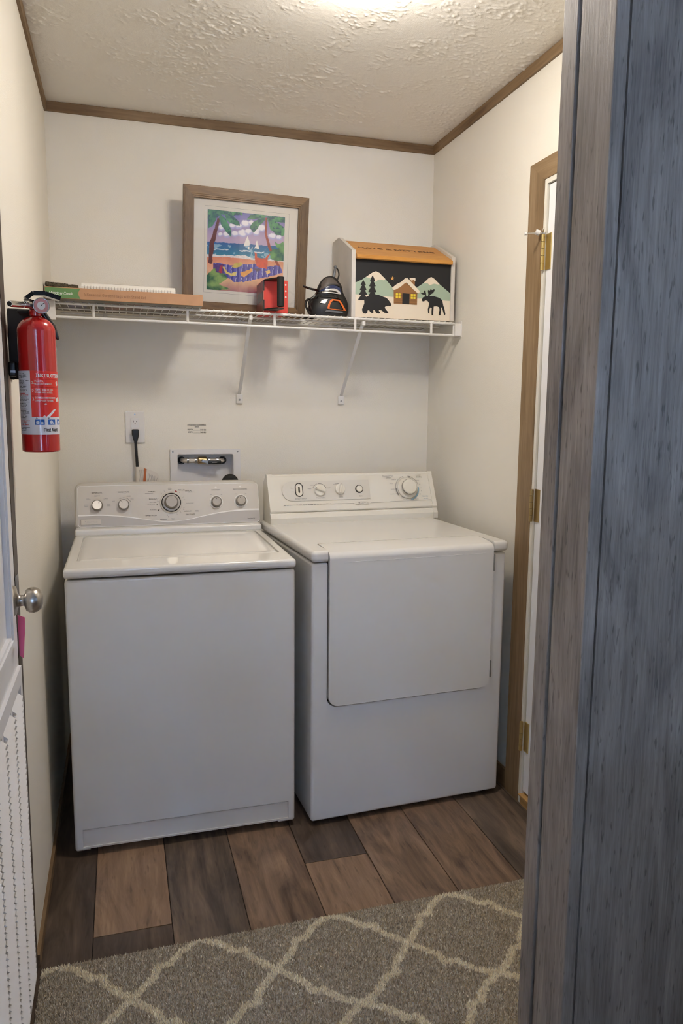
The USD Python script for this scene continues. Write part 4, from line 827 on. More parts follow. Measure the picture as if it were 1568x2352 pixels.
# (z, x centre, half width, half depth)
_rows = [(1310, 215, 1180), (1240, 190, 1200), (1180, 190, 1212), (1100, 205, 1210), (1000, 250, 1200), (950, 275, 1188), (900, 303, 1168), (850, 335, 1138), (800, 368, 1108), (750, 396, 1084), (700, 416, 1072), (650, 430, 1064), (600, 452, 1050), (550, 475, 1028), (500, 505, 992), (450, 540, 955), (400, 592, 908), (370, 640, 868), (348, 715, 795)]
def ix(c): return .2354 + .983 * (.7049 + (c - 90) * .0001594)        # outline of the iron, measured on its front
def izz(c): return max(0., .0134 + (1240 - c) * .0001567)
L_ = np.array([(izz(c), (ix(l) + ix(r)) / 2, (ix(r) - ix(l)) / 2, min(.052, .28 * (ix(r) - ix(l)) + .006)) for c, l, r in _rows])
IH = L_[-1, 0]; zz = np.linspace(0, IH, 50); xc = np.interp(zz, L_[:, 0], L_[:, 1]); hw = np.interp(zz, L_[:, 0], L_[:, 2]); hd = np.interp(zz, L_[:, 0], L_[:, 3]); IY = -.247
def iron_front(x, z):
    a = np.interp(z, zz, xc); b = np.interp(z, zz, hw); c = np.interp(z, zz, hd); t = np.clip(np.abs(x - a) / b, 0, .999)
    return IY - c * (1 - t ** 2.4) ** (1 / 2.4)
def loft(z0, z1, seg=44):
    k = np.linspace(0, 2 * PI, seg, endpoint=False); zl_ = np.linspace(z0, z1, 16); V = []
    for z in zl_:
        a, b, c = (np.interp(z, zz, q) for q in (xc, hw, hd)); cs, sn = np.cos(k), np.sin(k)
        V.append(np.c_[a + b * np.sign(cs) * np.abs(cs) ** (2 / 2.4), IY + c * np.sign(sn) * np.abs(sn) ** (2 / 2.4), np.full(seg, iz + z)])
    n = len(zl_); V = np.vstack(V + [[[np.interp(z0, zz, xc), IY, iz + z0]], [[np.interp(z1, zz, xc), IY, iz + z1]]]); F = []
    for i in range(n - 1):
        for j in range(seg):
            p, q, s, t = i * seg + j, i * seg + (j + 1) % seg, (i + 1) * seg + j, (i + 1) * seg + (j + 1) % seg; F += [[p, q, t], [p, t, s]]
    for j in range(seg): F += [[n * seg, (j + 1) % seg, j], [n * seg + 1, (n - 1) * seg + j, (n - 1) * seg + (j + 1) % seg]]
    return trimesh.Trimesh(V, F, process=False)
def patch(poly, d):                                                   # a shaped inlay hugging the iron's front
    m = ext(poly, .002); m = m.subdivide_to_size(.004); v = m.vertices; f = iron_front(v[:, 0], v[:, 1]) - d - v[:, 2]
    m.vertices = np.c_[v[:, 0], f, v[:, 1] + iz]; m.fix_normals(); return m
def ip(pts): return Polygon([(.2354 + .9853 * (ix(x) - .2354), 1.3677 + .9853 * (iz + .0134 + (1240 - y) * .0001567 - 1.3677) - iz) for x, y in pts])   # seen on the bulging front
part(ir, 'heel_body', loft(0, .0835), 'iron_black', smooth=50); part(ir, 'upper_body', loft(.0837, IH), 'iron_black', smooth=50)
part(ir, 'top_cover', patch(ip([(560, 520), (610, 440), (680, 375), (750, 356), (830, 360), (905, 405), (985, 505), (1012, 545), (900, 540), (760, 545), (690, 590), (600, 640), (500, 700), (470, 690), (560, 600)]), .0012), 'iron_brown', smooth=50, label='grey-brown top cover')
part(ir, 'soleplate', cat(bx(.966, 1.10, IY + .02, IY + .075, iz + .004, iz + .009)), 'steel') if 0 else None
part(ir, 'blue_tank', patch(ip([(505, 715), (560, 660), (690, 600), (760, 560), (860, 548), (960, 570), (1030, 600), (1065, 700), (1068, 745), (800, 700), (560, 735)]), .0004), 'iron_blue', smooth=50, label='dark blue water tank')
part(ir, 'silver_band', patch(ip([(555, 735), (640, 680), (760, 640), (870, 632), (960, 655), (1030, 710), (1055, 768), (800, 752), (650, 742)]), .0020), 'iron_silver', smooth=50, label='silver arched band')
part(ir, 'tank_lip', patch(ip([(690, 590), (700, 545), (760, 520), (880, 515), (1020, 530), (1028, 570), (960, 560), (860, 540), (760, 552)]), .0022), 'iron_black', smooth=50)
rg_o = ip([(668, 1140), (690, 1040), (740, 940), (800, 900), (990, 912), (1060, 990), (1180, 1160), (900, 1165)]); rg_i = ip([(722, 1135), (740, 1050), (785, 965), (825, 938), (965, 945), (1020, 1010), (1105, 1148), (900, 1142)])
part(ir, 'orange_ring', patch(rg_o.difference(rg_i), .0022), 'iron_orange', smooth=50, label='orange trapezoid heel ring')
part(ir, 'heel_bar', patch(ip([(610, 1215), (650, 1172), (1100, 1190), (1060, 1235)]), .0016), 'iron_grey', smooth=50)
part(ir, 'side_window', patch(ip([(490, 1000), (540, 940), (600, 915), (690, 908), (620, 1020)]), .0012), 'iron_silver', smooth=50)
gp = spline([(ix(845), IY + .002, iz + izz(400)), (ix(865), IY + .002, iz + izz(260)), (ix(888), IY + .002, iz + izz(140))], 8)
part(ir, 'cord_guard', tube(gp, np.linspace(.0062, .0044, len(gp)) * (1 + .08 * (np.arange(len(gp)) % 3 == 0)), 12), 'iron_grey', label='grey ribbed cord strain relief')
m = trimesh.creation.icosphere(2, .0068); m.apply_translation([ix(890), IY + .002, iz + izz(118)]); part(ir, 'guard_cap', m, 'iron_grey')
cd = part(ir, 'power_cord', tube(spline([(ix(900), IY + .002, iz + izz(112)), (ix(958), IY, iz + izz(200)), (ix(975), IY - .002, iz + izz(310)), (ix(930), IY - .006, iz + izz(430))], 8), .0028, 8), 'black_gloss')
def wrap(z0, dz, off, r): return [(float(np.interp(z0, zz, xc)) + (float(np.interp(z0, zz, hw)) + off) * math.cos(t), IY + (float(np.interp(z0, zz, hd)) + off) * math.sin(t), iz + z0 + dz * math.sin(t) - .015 * math.cos(t) ** 2 - .006 * math.cos(t)) for t in np.linspace(0, 2 * PI, 40)]
for z_, dz in ((izz(765), -.003), (izz(815), .003), (izz(860), .001), (izz(900), -.002)):
    part(cd, 'cord_turn', tube(wrap(z_, dz, .0025, .003), .0036, 8), 'black_gloss')
part(cd, 'cord_turn', tube(spline([(ix(330), IY - .035, iz + izz(850)), (ix(240), IY - .035, iz + izz(930)), (ix(120), IY - .03, iz + izz(980)), (ix(85), IY - .03, iz + izz(1090)), (ix(130), IY - .03, iz + izz(1200)), (ix(190), IY - .03, iz + .006)], 8), .0042, 8), 'black_gloss')
part(cd, 'cord_turn', tube(spline([(ix(300), IY - .040, iz + izz(900)), (ix(215), IY - .040, iz + izz(960)), (ix(165), IY - .038, iz + izz(1040)), (ix(190), IY - .038, iz + izz(1130)), (ix(215), IY - .038, iz + izz(1200))], 8), .0042, 8), 'black_gloss')
part(cd, 'cord_tail', tube(spline([(ix(420), IY - .030, iz + izz(720)), (ix(330), IY - .015, iz + izz(705)), (ix(210), IY - .005, iz + izz(670)), (ix(90), IY + .01, iz + izz(615))], 8), .0042, 8), 'black_gloss')
pg = part(ir, 'plug', tm(m3.Manifold.batch_hull([m3.Manifold.sphere(.006, 12).translate([.908, -.185, zs(.91) + TOP + .0064]), m3.Manifold.sphere(.0095, 14).translate([.880, -.172, zs(.88) + TOP + .0100])])), 'black_plastic')
part(ir, 'plug_lead', tube(spline([(.908, -.185, zs(.91) + TOP + .0062), (.935, -.165, zs(.93) + TOP + .0042), (.962, -.150, zs(.96) + TOP + .0040), (.985, -.145, zs(.98) + TOP + .0040), (1.0, -.160, zs(1.) + TOP + .006), (1.01, IY + .045, iz + .03)], 8), .0033, 8), 'black_gloss')

# ================================================================== FIRE EXTINGUISHER and its bracket on the left wall
ex, ey, er, ez0, ez1 = .0635, -1.312, .0402, 1.267, 1.5655
br = thing('extinguisher_bracket', 'black wall bracket that holds the red fire extinguisher', 'bracket', (.0, ey, 1.43))
part(br, 'back_plate', cat(rbx(.0005, .060, -1.2700, -1.2630, 1.428, 1.585, .003, 8), rbx(.0005, .006, -1.2700, -1.235, 1.428, 1.585, .002, 8)), 'black_matte')
part(br, 'hook', rbx(.026, .0505, -1.322, -1.2705, 1.5695, 1.5760, .003, 8), 'black_matte')
bs = part(br, 'strap_buckle', cat(rbx(.0006, .016, -1.296, -1.271, 1.434, 1.466, .003, 8)), 'black_plastic')
part(bs, 'buckle_clip', bx(.004, .015, -1.2985, -1.2955, 1.442, 1.447), 'steel')
fe = thing('fire_extinguisher', 'red fire extinguisher hanging on the left wall', 'fire extinguisher', (ex, ey, ez0))
def exm(prof, seg=56):
    m = lathe(prof, seg); m.apply_translation([ex, ey, 0]); return m
dome = [(er * math.cos(t), ez1 - .034 + .034 * math.sin(t)) for t in np.linspace(0, 1.28, 12)]
part(fe, 'cylinder', exm([(0, ez0 + .004), (er - .004, ez0 + .004), (er - .003, ez0), (er, ez0 + .003)] + dome + [(.0105, ez1 + .0005), (0, ez1 + .0005)]), 'ext_red', smooth=40)
part(fe, 'neck', exm([(0, ez1), (.0125, ez1), (.0125, ez1 + .012), (0, ez1 + .012)], 28), 'ext_red', smooth=40)
part(fe, 'valve_body', cat(rbx(ex - .012, ex + .014, ey - .013, ey + .013, ez1 + .0125, ez1 + .034, .004, 10)), 'chrome')
# printed label: colour grid bent round the cylinder; a = angle from -y (towards the viewer), positive to the right
lz0, lz1 = 1.306, 1.445; A0, A1 = -1.75, 1.9
nu, nv = 330, 200; u, v, F = grid(nu, nv); an = A0 + u * (A1 - A0); z = lz0 + v * (lz1 - lz0)
VA = .094                                                            # direction of the viewer round the cylinder
C = np.tile(S(224, 224, 228), (len(u), 1))
red0 = -.43 + VA
C[(an > red0) & (z > 1.3445)] = S(226, 44, 32)
k = (an > red0 + .05) & (np.abs(z - 1.4265) < .0006) | (an > red0 + .05) & (np.abs(z - 1.409) < .0006) | (an > red0 + .05) & (np.abs(z - 1.391) < .0006); C[k] = S(196, 28, 22)
rg = np.random.default_rng(11); zz_ = lz1 - .006; n_ = 0               # columns of fine print on the white left part
while zz_ > lz0 + .006:
    red = n_ in (13, 14, 15, 33, 34, 36); w = rg.uniform(.6, 1.) * .78; k = (np.abs(z - zz_) < .0007) & (an > red0 - .86) & (an < red0 - .86 + w) & (meshkit.noise(np.stack([an * 60, z * 0 + n_, 0 * z], -1), 1) > .34)
    C[k] = S(206, 70, 60) if red else S(96, 96, 100); zz_ -= .0031; n_ += 1
for k_, (a0, a1) in enumerate(((-.27, .22), (.41, .86), (1.04, 1.5))):
    C[(an > a0 + VA) & (an < a1 + VA) & (z > 1.3275) & (z < 1.3395)] = S(28, 92, 176)
for a, b, c in ((-.13, 1.3325, .09), (.09, 1.3315, .07), (.60, 1.3335, .10), (.74, 1.331, .05), (1.24, 1.333, .09)):
    C[np.hypot(an - a - VA, (z - b) * 25) < c] = S(206, 216, 232)
# a worn white scrape low on the red field
p_ = [(.12, 1.3440), (.22, 1.3485), (.34, 1.3455), (.80, 1.362), (.98, 1.362), (.5, 1.3440)]; C[inside([(a + VA, b) for a, b in p_], an, z) & (z > 1.3440)] = S(226, 224, 226)
for p_ in ([(.22, 1.3730), (.34, 1.3752), (.40, 1.3720), (.30, 1.3715)], [(1.02, 1.421), (1.2, 1.424), (1.25, 1.415), (1.1, 1.413)], [(1.0, 1.384), (1.2, 1.389), (1.3, 1.380), (1.05, 1.378)]): C[inside([(a + VA, b) for a, b in p_], an, z)] = S(228, 220, 220)
V = np.stack([ex + (er + .0004) * np.sin(an), ey - (er + .0004) * np.cos(an), z], -1)
lb = part(fe, 'label', trimesh.Trimesh(V, F, process=False), 'ext_label', smooth=True, colors=C, label='white and red instruction label')
def bent(t, h, a, z, w, bold=False):                                   # lettering bent round the cylinder, starting at angle a
    m = meshkit.text_mesh(t, h, .0004, bold); m.apply_translation([-m.bounds[0][0], -h / 2, 0]); m.vertices[:, 0] *= w / m.bounds[1][0]; m = m.subdivide_to_size(.006)
    q = m.vertices; th = a + VA + q[:, 0] / er; r = er + .0005 + q[:, 2]; m.vertices = np.c_[ex + r * np.sin(th), ey - r * np.cos(th), z + q[:, 1]]; return m
for t, h, a, z, w, mt in (('INSTRUCTIONS', .0078, -.12, 1.4350, .064, 'print_white'), ('1.', .0062, -.36, 1.4195, .0055, 'print_white'), ('PULL PIN,', .0038, -.20, 1.4225, .018, 'print_white'), ('HOLD UNIT UPRIGHT.', .0038, -.20, 1.4165, .037, 'print_white'), ('2.', .0062, -.36, 1.4015, .0062, 'print_white'), ('AIM AT BASE OF FIRE.', .0038, -.20, 1.4045, .040, 'print_white'), ('STAND BACK 6 FEET.', .0038, -.20, 1.3985, .038, 'print_white'), ('3.', .0062, -.36, 1.3835, .0062, 'print_white'), ('DEPRESS AND SQUEEZE', .0038, -.20, 1.3865, .046, 'print_white'), ('SWEEP SIDE TO SIDE.', .0038, -.20, 1.3805, .040, 'print_white'), ('First Alert', .0070, .17, 1.3165, .034, 'print_dark')):
    part(lb, 'lettering', bent(t, h, a, z, w, t in ('INSTRUCTIONS', 'First Alert')), mt, smooth=False)
for a, zz_ in ((-.22, 1.3440), (.42, 1.3440)):
    part(lb, 'small_symbol', bent('A' if a < 0 else 'B', .0035, a, 1.3425, .004), 'print_dark', smooth=False)
# valve: gauge, nozzle, levers, pin
gc = np.array([ex + .015, ey - .026, 1.5855]); gd = np.array([-.05, -1, -.06]); gd /= np.linalg.norm(gd); gu = np.cross([0, 0, 1.], gd); gu /= np.linalg.norm(gu); gv = np.cross(gd, gu)
gg = part(fe, 'pressure_gauge', frame(lathe([(0, -.012), (.0160, -.012), (.0172, 0), (.0166, .002), (.0155, .002), (.0150, .0005), (0, .0005)], 40), gc, gu, gv, gd), 'steel', smooth=30)
part(gg, 'gauge_face', frame(cyl(.0148, .0004, 36), gc + gd * .0006, gu, gv, gd), 'gauge_pink')
part(gg, 'gauge_hub', frame(cyl(.0085, .0003, 28), gc + gd * .0012, gu, gv, gd), 'plate_white'); part(gg, 'gauge_needle', frame(tm(m3.Manifold.cube([.0100, .0012, .0003], True).translate([.003, 0, 0])), gc + gd * .0018, gu * .7 + gv * .7, gv * .7 - gu * .7, gd), 'print_dark')
nz0, nz1 = np.array([ex - .006, ey - .010, 1.5875]), np.array([.0225, -1.405, 1.5785])
nt = nz0 + (nz1 - nz0) * .42
nzl = part(fe, 'nozzle', cat(tube([nz0, nt], [.0078, .0070], 16), tube([nt, nz1 - (nz1 - nz0) * .03, nz1], [.0066, .0066, .0062], 18)), 'chrome', smooth=40)
part(nzl, 'nozzle_mouth', tube([nz1 - (nz0 - nz1) * .002, nz1 - (nz0 - nz1) * .012], .0048, 16), 'gap_black')
lv = part(fe, 'top_lever', cat(bar((ex - .016, ey - .030, 1.5985), (ex - .002, ey - .026, 1.6105), .021, .0085), bar((ex - .002, ey - .026, 1.6105), (ex + .022, ey - .018, 1.6115), .021, .0090), bar((ex + .022, ey - .018, 1.6115), (ex + .052, ey - .010, 1.6035), .021, .0095)), 'black_gloss', label='black squeeze lever')
part(fe, 'carry_handle', tm(m3.Manifold.batch_hull([m3.Manifold.sphere(.0065, 10).translate([ex + .016, ey + .002, 1.572]), m3.Manifold.sphere(.0065, 10).translate([ex + .016, ey + .014, 1.572]), m3.Manifold.sphere(.0050, 10).translate([ex + .036, ey + .006, 1.545]), m3.Manifold.sphere(.0035, 10).translate([ex + .0435, ey + .006, 1.519])])), 'black_gloss', label='black lower handle')
part(fe, 'pull_pin', tube([(ex - .020, ey - .034, 1.5945), (ex - .004, ey - .030, 1.596)], .0022, 8), 'chrome')

# ================================================================== BACK WALL FITTINGS
ol = thing('wall_outlet', 'white electrical outlet plate with a black plug in it', 'outlet', (.293, 0, 1.289))
part(ol, 'cover_plate', rbx(.2560, .3304, -.0065, -.0003, 1.2264, 1.3515, .0028, 10), 'plate_white')
of = part(ol, 'receptacle', rbx(.2775, .3090, -.0088, -.006, 1.2555, 1.3255, .0012, 8), 'plastic_white')
for x, w, h in ((.2868, .0022, .0075), (.2995, .0018, .0062)): part(of, 'slot', bx(x - w / 2, x + w / 2, -.0091, -.0087, 1.3125 - h / 2, 1.3125 + h / 2), 'gap_black')
part(of, 'ground_slot', frame(cyl(.0024, .0004, 14), (.2932, -.0087, 1.3020), (1, 0, 0), (0, 0, 1), (0, -1, 0)), 'gap_black')
part(ol, 'screw', frame(cyl(.0030, .0008, 14), (.2932, -.0064, 1.3400), (1, 0, 0), (0, 0, 1), (0, -1, 0)), 'steel')
cr = thing('power_cord', 'black plug and cord with a white warning tag, going down behind the washer', 'cord', (.294, -.02, 1.06))
plug = m3.Manifold.batch_hull([rbx(.2800, .3070, -.030, -.0092, 1.2555, 1.2810, .004, 10), m3.Manifold.sphere(.0062, 14).translate([.2937, -.022, 1.229])])
part(cr, 'plug', tm(plug), 'black_plastic')
part(cr, 'cable', tube(spline([(.2937, -.022, 1.232), (.2945, -.022, 1.19), (.2965, -.022, 1.15), (.2972, -.022, 1.10), (.296, -.022, 1.02)], 6), .0058, 12), 'black_plastic')
tg = part(cr, 'tag_sleeve', tube([(.2965, -.022, 1.1315), (.2972, -.022, 1.095), (.2968, -.022, 1.05)], .0080, 16), 'tag_white', label='white tag wrapped round the cord')
tp = Polygon([(.300, 1.132), (.318, 1.129), (.345, 1.119), (.3705, 1.108), (.3790, 1.098), (.3790, 1.050), (.300, 1.050)])
part(tg, 'tag_flap', frame(ext(tp, .0008), (0, -.026, 0), (1, 0, 0), (0, 0, 1), (0, -1, 0)), 'tag_white')
part(tg, 'orange_bar', frame(ext(Polygon([(.3235, 1.1262), (.3330, 1.1225), (.3270, 1.052), (.3160, 1.052)]), .0003), (0, -.0269, 0), (1, 0, 0), (0, 0, 1), (0, -1, 0)), 'tag_orange')
lines = []
for k_ in range(9):
    x = .3395 + k_ * .0043; lines.append(frame(tm(m3.Manifold.cube([.0010, .034 - .0018 * k_ - .004 * (k_ % 3), .0003], True)), (x - .002, -.0269, 1.090 - .0012 * k_), (1, .0, -.13), (.13, 0, 1), (0, -1, 0)))
for k_ in range(5):
    lines.append(frame(tm(m3.Manifold.cube([.0010, .054, .0003], True)), (.3030 + .0037 * k_, -.0269, 1.094), (1, 0, -.1), (.1, 0, 1), (0, -1, 0)))
part(tg, 'tag_print', cat(lines), 'print_grey', kind='stuff')
wn_ = thing('clearance_notice', 'small black lettering about available clearance printed on the back wall', 'notice', (.537, 0, 1.28))
sc = lambda x, z, t, w, h: part(wn_, 'lettering', text(t, h, (x, -.0002, z), (1, 0, 0), (0, 0, 1), .0003, True, squeeze=w), 'print_dark', smooth=False)
sc(.5370, 1.2990, 'AVAILABLE CLEARANCE', .0750, .0058); sc(.5370, 1.2910, 'AREA', .0165, .0056); sc(.5110, 1.2795, 'DEPTH', .0215, .0056); sc(.5630, 1.2785, 'INCHES', .0235, .0056); sc(.5110, 1.2695, 'WIDTH', .0205, .0056); sc(.5630, 1.2685, 'INCHES', .0235, .0056)
for z in (1.2762, 1.2662): part(wn_, 'blank_line', bx(.5225, .5500, -.0006, -.0002, z - .0003, z + .0003), 'print_dark')
vb = thing('water_valve_box', 'white recessed water-supply box with a brass valve in the back wall', 'valve box', (.57, 0, 1.1))
fr_o = sbox(.4277, .985, .7146, 1.1985); fr_i = rrect(.4560, .6865, .90, 1.1795, .010)
part(vb, 'box_frame', frame(ext(fr_o.difference(fr_i), .006), (0, -.0003, 0), (1, 0, 0), (0, 0, 1), (0, -1, 0)), 'plastic_white', smooth=20)
shell = mbx(.4545, .688, -.0002, .0585, .971, 1.181) - mbx(.4575, .685, -.01, .0565, .90, 1.178)
part(vb, 'box_liner', tm(shell), 'plastic_white', smooth=20)
for x in (.4765, .6480):
    h = part(vb, 'pipe_grommet', frame(lathe([(.0165, 0), (.0165, .003), (.0130, .003), (.0130, 0)], 32), (x, .0565, 1.150), (1, 0, 0), (0, 0, 1), (0, -1, 0)), 'black_plastic', smooth=30)
    part(h, 'pipe_opening', frame(cyl(.0128, .0006, 28), (x, .0565, 1.150), (1, 0, 0), (0, 0, 1), (0, -1, 0)), 'gap_black')
pz, py_ = 1.1515, .022
part(vb, 'supply_pipe', tube(spline([(.4820, .057, pz), (.4830, .040, pz), (.4900, .026, pz), (.505, py_, pz), (.545, py_, pz)], 6), .0098, 18), 'pex_white')
part(vb, 'supply_pipe', tube(spline([(.6470, .057, pz - .002), (.6460, .040, pz - .002), (.638, .026, pz - .001), (.62, py_, pz), (.59, py_, pz)], 6), .0088, 18), 'pex_white')
for x in (.5005, .5330, .5880, .6220): part(vb, 'crimp_ring', tube([(x - .004, py_, pz), (x + .004, py_, pz)], .0118, 20), 'steel')
bv = part(vb, 'brass_valve', cat(tube([(.5400, py_, pz), (.5440, py_, pz), (.5760, py_, pz), (.5800, py_, pz)], [.0105, .0155, .0155, .0105], 12), tube([(.560, py_, pz), (.560, .006, pz - .002)], .0078, 14)), 'brass_valve')
part(bv, 'handle_nut', tube([(.5600, .006, pz - .002), (.5600, .000, pz - .002)], .0052, 6), 'steel')
part(bv, 'valve_handle', tm(m3.Manifold.batch_hull([rbx(.5565, .5640, .001, .0045, pz - .008, pz + .003, .0015, 8), rbx(.582, .584, .001, .006, pz - .0135, pz - .0005, .001, 8)])), 'steel')
hg = part(bv, 'handle_grip', rbx(.5820, .6360, -.0015, .0075, pz - .0145, pz + .0008, .004, 12), 'black_plastic', label='black dipped handle grip')
part(hg, 'lettering', text('Zurn PEX', .0050, (.6085, -.0019, pz - .0065), (1, 0, 0), (0, 0, 1), .0003, squeeze=.026) if 0 else tm(m3.Manifold.cube([.020, .0004, .0022], True).translate([.6085, -.0017, pz - .0065])), 'print_white', smooth=False)
for x, z in ((.4385, 1.1895), (.7035, 1.1895)): part(vb, 'screw', frame(cyl(.0032, .0010, 14), (x, -.0063, z), (1, 0, 0), (0, 0, 1), (0, -1, 0)), 'steel')
hs = spline([(.640, -.055, 1.00), (.6425, -.055, 1.05), (.652, -.055, 1.0775), (.668, -.055, 1.0845), (.684, -.055, 1.0775), (.6935, -.055, 1.05), (.695, -.055, 1.00)], 6)
hs = [(.6545 + .0175 * math.cos(t), -.125, 1.072 + .0175 * math.sin(t)) for t in np.linspace(PI, 0, 18)]
hs = [(.637, -.125, .99)] + hs + [(.672, -.125, .99)]
solo('drain_hose', tube(hs, .0165, 20), 'black_matte', 'black drain hose bend just showing above the washer panel', 'hose')

# ================================================================== LEFT DOOR
d1 = thing('door_1', 'white door with a louvred grille and round nickel knob in the left wall', 'door', (0, DY0, 0), kind='structure')
part(d1, 'jamb', cat(bx(-.10, .0035, DY0 + .002, DY0 + .0605, 0, 2.048), bx(-.10, .0035, DY1 + .001, DY1 + .03, 0, 2.048), bx(-.10, .0035, DY1 + .03, DY0 + .002, 2.02, 2.048)), 'jamb_dark' if 'jamb_dark' in LOOKS else M('jamb_dark', (74, 64, 56), .5), label='dark brown door jamb')
sp = .003                                                             # door face
part(d1, 'door_slab', bx(-.035, sp, DY1 + .032, DY0 - .003, .012, 2.017), 'white_paint')
# raised upper panel: moulding ring and field
def panel(y0, y1, z0, z1):
    m = part(d1, 'panel_molding', prism_ring(y0, y1, z0, z1, .030, .0085), 'white_paint'); part(d1, 'panel_field', bx(sp, sp + .004, y0 + .075, y1 - .075, z0 + .075, z1 - .075), 'white_paint')
def prism_ring(y0, y1, z0, z1, w, d):
    m = ext(sbox(y0, z0, y1, z1).difference(sbox(y0 + w, z0 + w, y1 - w, z1 - w)), d); b = ext(sbox(y0 + w * .25, z0 + w * .25, y1 - w * .25, z1 - w * .25).difference(sbox(y0 + w * .75, z0 + w * .75, y1 - w * .75, z1 - w * .75)), d + .004)
    return frame(cat(m, b), (sp, 0, 0), (0, 1, 0), (0, 0, 1), (1, 0, 0))
panel(-2.00, -1.505, .872, 1.90)
# return-air grille: frame and columns of little stamped louvres
gy0, gy1, gz0_, gz1_ = -2.065, -1.402, .040, .800
gr_ = part(d1, 'louver_grille', frame(cat(ext(sbox(gy0, gz0_, gy1, gz1_).difference(sbox(gy0 + .028, gz0_ + .036, gy1 - .028, gz1_ - .036)), .0075), ext(sbox(gy0 + .02, gz0_ + .03, gy1 - .02, gz1_ - .03), .0012)), (sp, 0, 0), (0, 1, 0), (0, 0, 1), (1, 0, 0)), 'white_paint', smooth=20)
cw = (gy1 - gy0 - .056) / 5
n_sl = 0
for c in range(5):
    ya, yb = gy0 + .028 + c * cw + .004, gy0 + .028 + (c + 1) * cw - .018
    if c < 4: part(gr_, 'grille_mullion', bx(sp + .0012, sp + .0050, yb + .001, yb + .020, gz0_ + .036, gz1_ - .036), 'white_paint')
    z = gz0_ + .040
    while z < gz1_ - .050:
        if n_sl < 300: part(gr_, 'louver_slat', prism_slat(ya, yb, z) if False else frame(ext(Polygon([(0, z), (.0080, z + .0015), (.0080, z + .0027), (.0, z + .0125)]), yb - ya), (sp + .0012, ya, 0), (1, 0, 0), (0, 0, 1), (0, -1, 0)) if False else tm(mf(trimesh.Trimesh([(sp + .0012, ya, z), (sp + .0135, ya, z + .0012), (sp + .0012, ya, z + .0118), (sp + .0012, yb, z), (sp + .0135, yb, z + .0012), (sp + .0012, yb, z + .0118)], [[0, 1, 2], [3, 5, 4], [0, 3, 4], [0, 4, 1], [1, 4, 5], [1, 5, 2], [2, 5, 3], [2, 3, 0]]))), 'white_paint', smooth=False)
        z += .0130; n_sl += 1
kn = np.array([sp, DY0 - .062, .957])
kp = [(0, 0), (.0325, 0), (.0325, .004), (.030, .009), (.016, .0125), (.0125, .017), (.0118, .024), (.014, .0265), (.0225, .0295), (.0265, .036), (.0275, .0435), (.0255, .052), (.0195, .059), (.0095, .0625), (0, .0632)]
part(d1, 'door_knob', frame(lathe(kp, 48), kn, (0, 1, 0), (0, 0, 1), (1, 0, 0)), 'brushed_nickel', smooth=60, label='round brushed nickel knob')
part(d1, 'strike_plate', bx(.0036, .0050, DY0 + .004, DY0 + .040, .925, .995), 'steel', label='small steel strike plate')
tpz = Polygon([(.0040, .906), (.0185, .900), (.0180, .874), (.0125, .806), (.0040, .812)])
solo('pink_tape', frame(ext(tpz, .0008), (0, DY0 + .012, 0), (1, 0, 0), (0, 0, 1), (0, -1, 0)), 'pink_tape', 'bright pink strip of tape stuck to the door edge below the knob', 'tape')

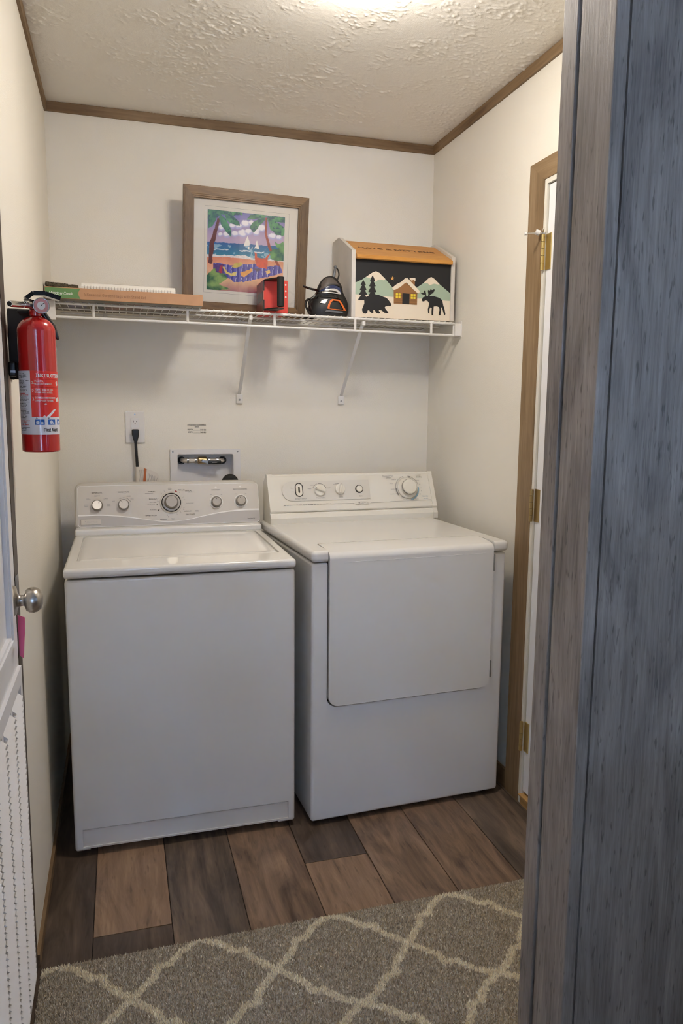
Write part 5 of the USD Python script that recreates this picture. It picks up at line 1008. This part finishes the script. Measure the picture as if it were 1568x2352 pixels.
# ================================================================== RUG
RX0, RX1, RY0_, RY1_ = .0125, 1.50, -1.945, -1.338
rug = thing('trellis_rug', 'grey rug with a cream trellis pattern on the plank floor', 'rug', ((RX0 + RX1) / 2, (RY0_ + RY1_) / 2, 0))
part(rug, 'backing', rbx(RX0, RX1, RY0_, RY1_, .0004, .0052, .0022, 8), 'rug_base')
seg = np.array([(0, 0), (.050, .052), (.0605, .068), (.063, .088), (.094, .091), (.106, .108), (.128, .131), (.1725, .157)])
segs = np.stack([seg[:-1], seg[1:]], 1)
def pattern(x, y):
    """distance to the nearest trellis line"""
    fx = (x - .222) / .3435; fy = (y + 1.4965) / .314
    fx = (fx - np.round(fx)) * .3435; fy = (fy - np.round(fy)) * .314      # nearest main node
    ax, ay = np.abs(fx), np.abs(fy); d = np.full(x.shape, 9.)
    for p, q in segs:
        e = q - p; t = np.clip(((ax - p[0]) * e[0] + (ay - p[1]) * e[1]) / (e @ e), 0, 1); d = np.minimum(d, np.hypot(ax - p[0] - t * e[0], ay - p[1] - t * e[1]))
    return d
rg = np.random.default_rng(7)
step = .0036
tx_, ty_ = np.meshgrid(np.arange(RX0 + .002, RX1 - .001, step), np.arange(RY0_ + .002, RY1_ - .001, step)); n = tx_.size
tx_ = tx_.ravel() + rg.uniform(-.0016, .0016, n); ty_ = ty_.ravel() + rg.uniform(-.0016, .0016, n)
d = pattern(tx_ + rg.normal(0, .0014, n), ty_ + rg.normal(0, .0014, n)); cream = d < .0098
hh = rg.uniform(.0045, .0075, n) + .0012 * cream; rr = rg.uniform(.0020, .0027, n); la, lm_ = rg.uniform(0, 2 * PI, n), rg.uniform(.0, .0030, n)
th = rg.uniform(0, 2 * PI, n); V = np.zeros((n, 4, 3))
for k in range(3):
    V[:, k, 0] = tx_ + rr * np.cos(th + k * 2.094); V[:, k, 1] = ty_ + rr * np.sin(th + k * 2.094); V[:, k, 2] = .0050
V[:, 3, 0] = np.clip(tx_ + lm_ * np.cos(la), RX0, RX1); V[:, 3, 1] = np.clip(ty_ + lm_ * np.sin(la), RY0_, RY1_); V[:, 3, 2] = .005 + hh
b = np.arange(n)[:, None] * 4; F = np.concatenate([b + np.array([[0, 1, 3]]), b + np.array([[1, 2, 3]]), b + np.array([[2, 0, 3]])])
pal = np.array([srgb(*c) for c in ((196, 184, 164), (184, 172, 152), (208, 196, 176), (170, 157, 138), (200, 185, 156), (236, 226, 206))]); pick = rg.choice(6, n, p=[.28, .24, .2, .13, .11, .04])
C = pal[pick] * rg.uniform(.88, 1.12, n)[:, None]; C[cream] = np.array(srgb(255, 244, 218)) * rg.uniform(.86, 1.08, cream.sum())[:, None]
part(rug, 'pile', trimesh.Trimesh(V.reshape(-1, 3), F, process=False), 'rug_pile', smooth=False, colors=np.repeat(C, 4, 0), kind='stuff', label='short grey and cream pile')
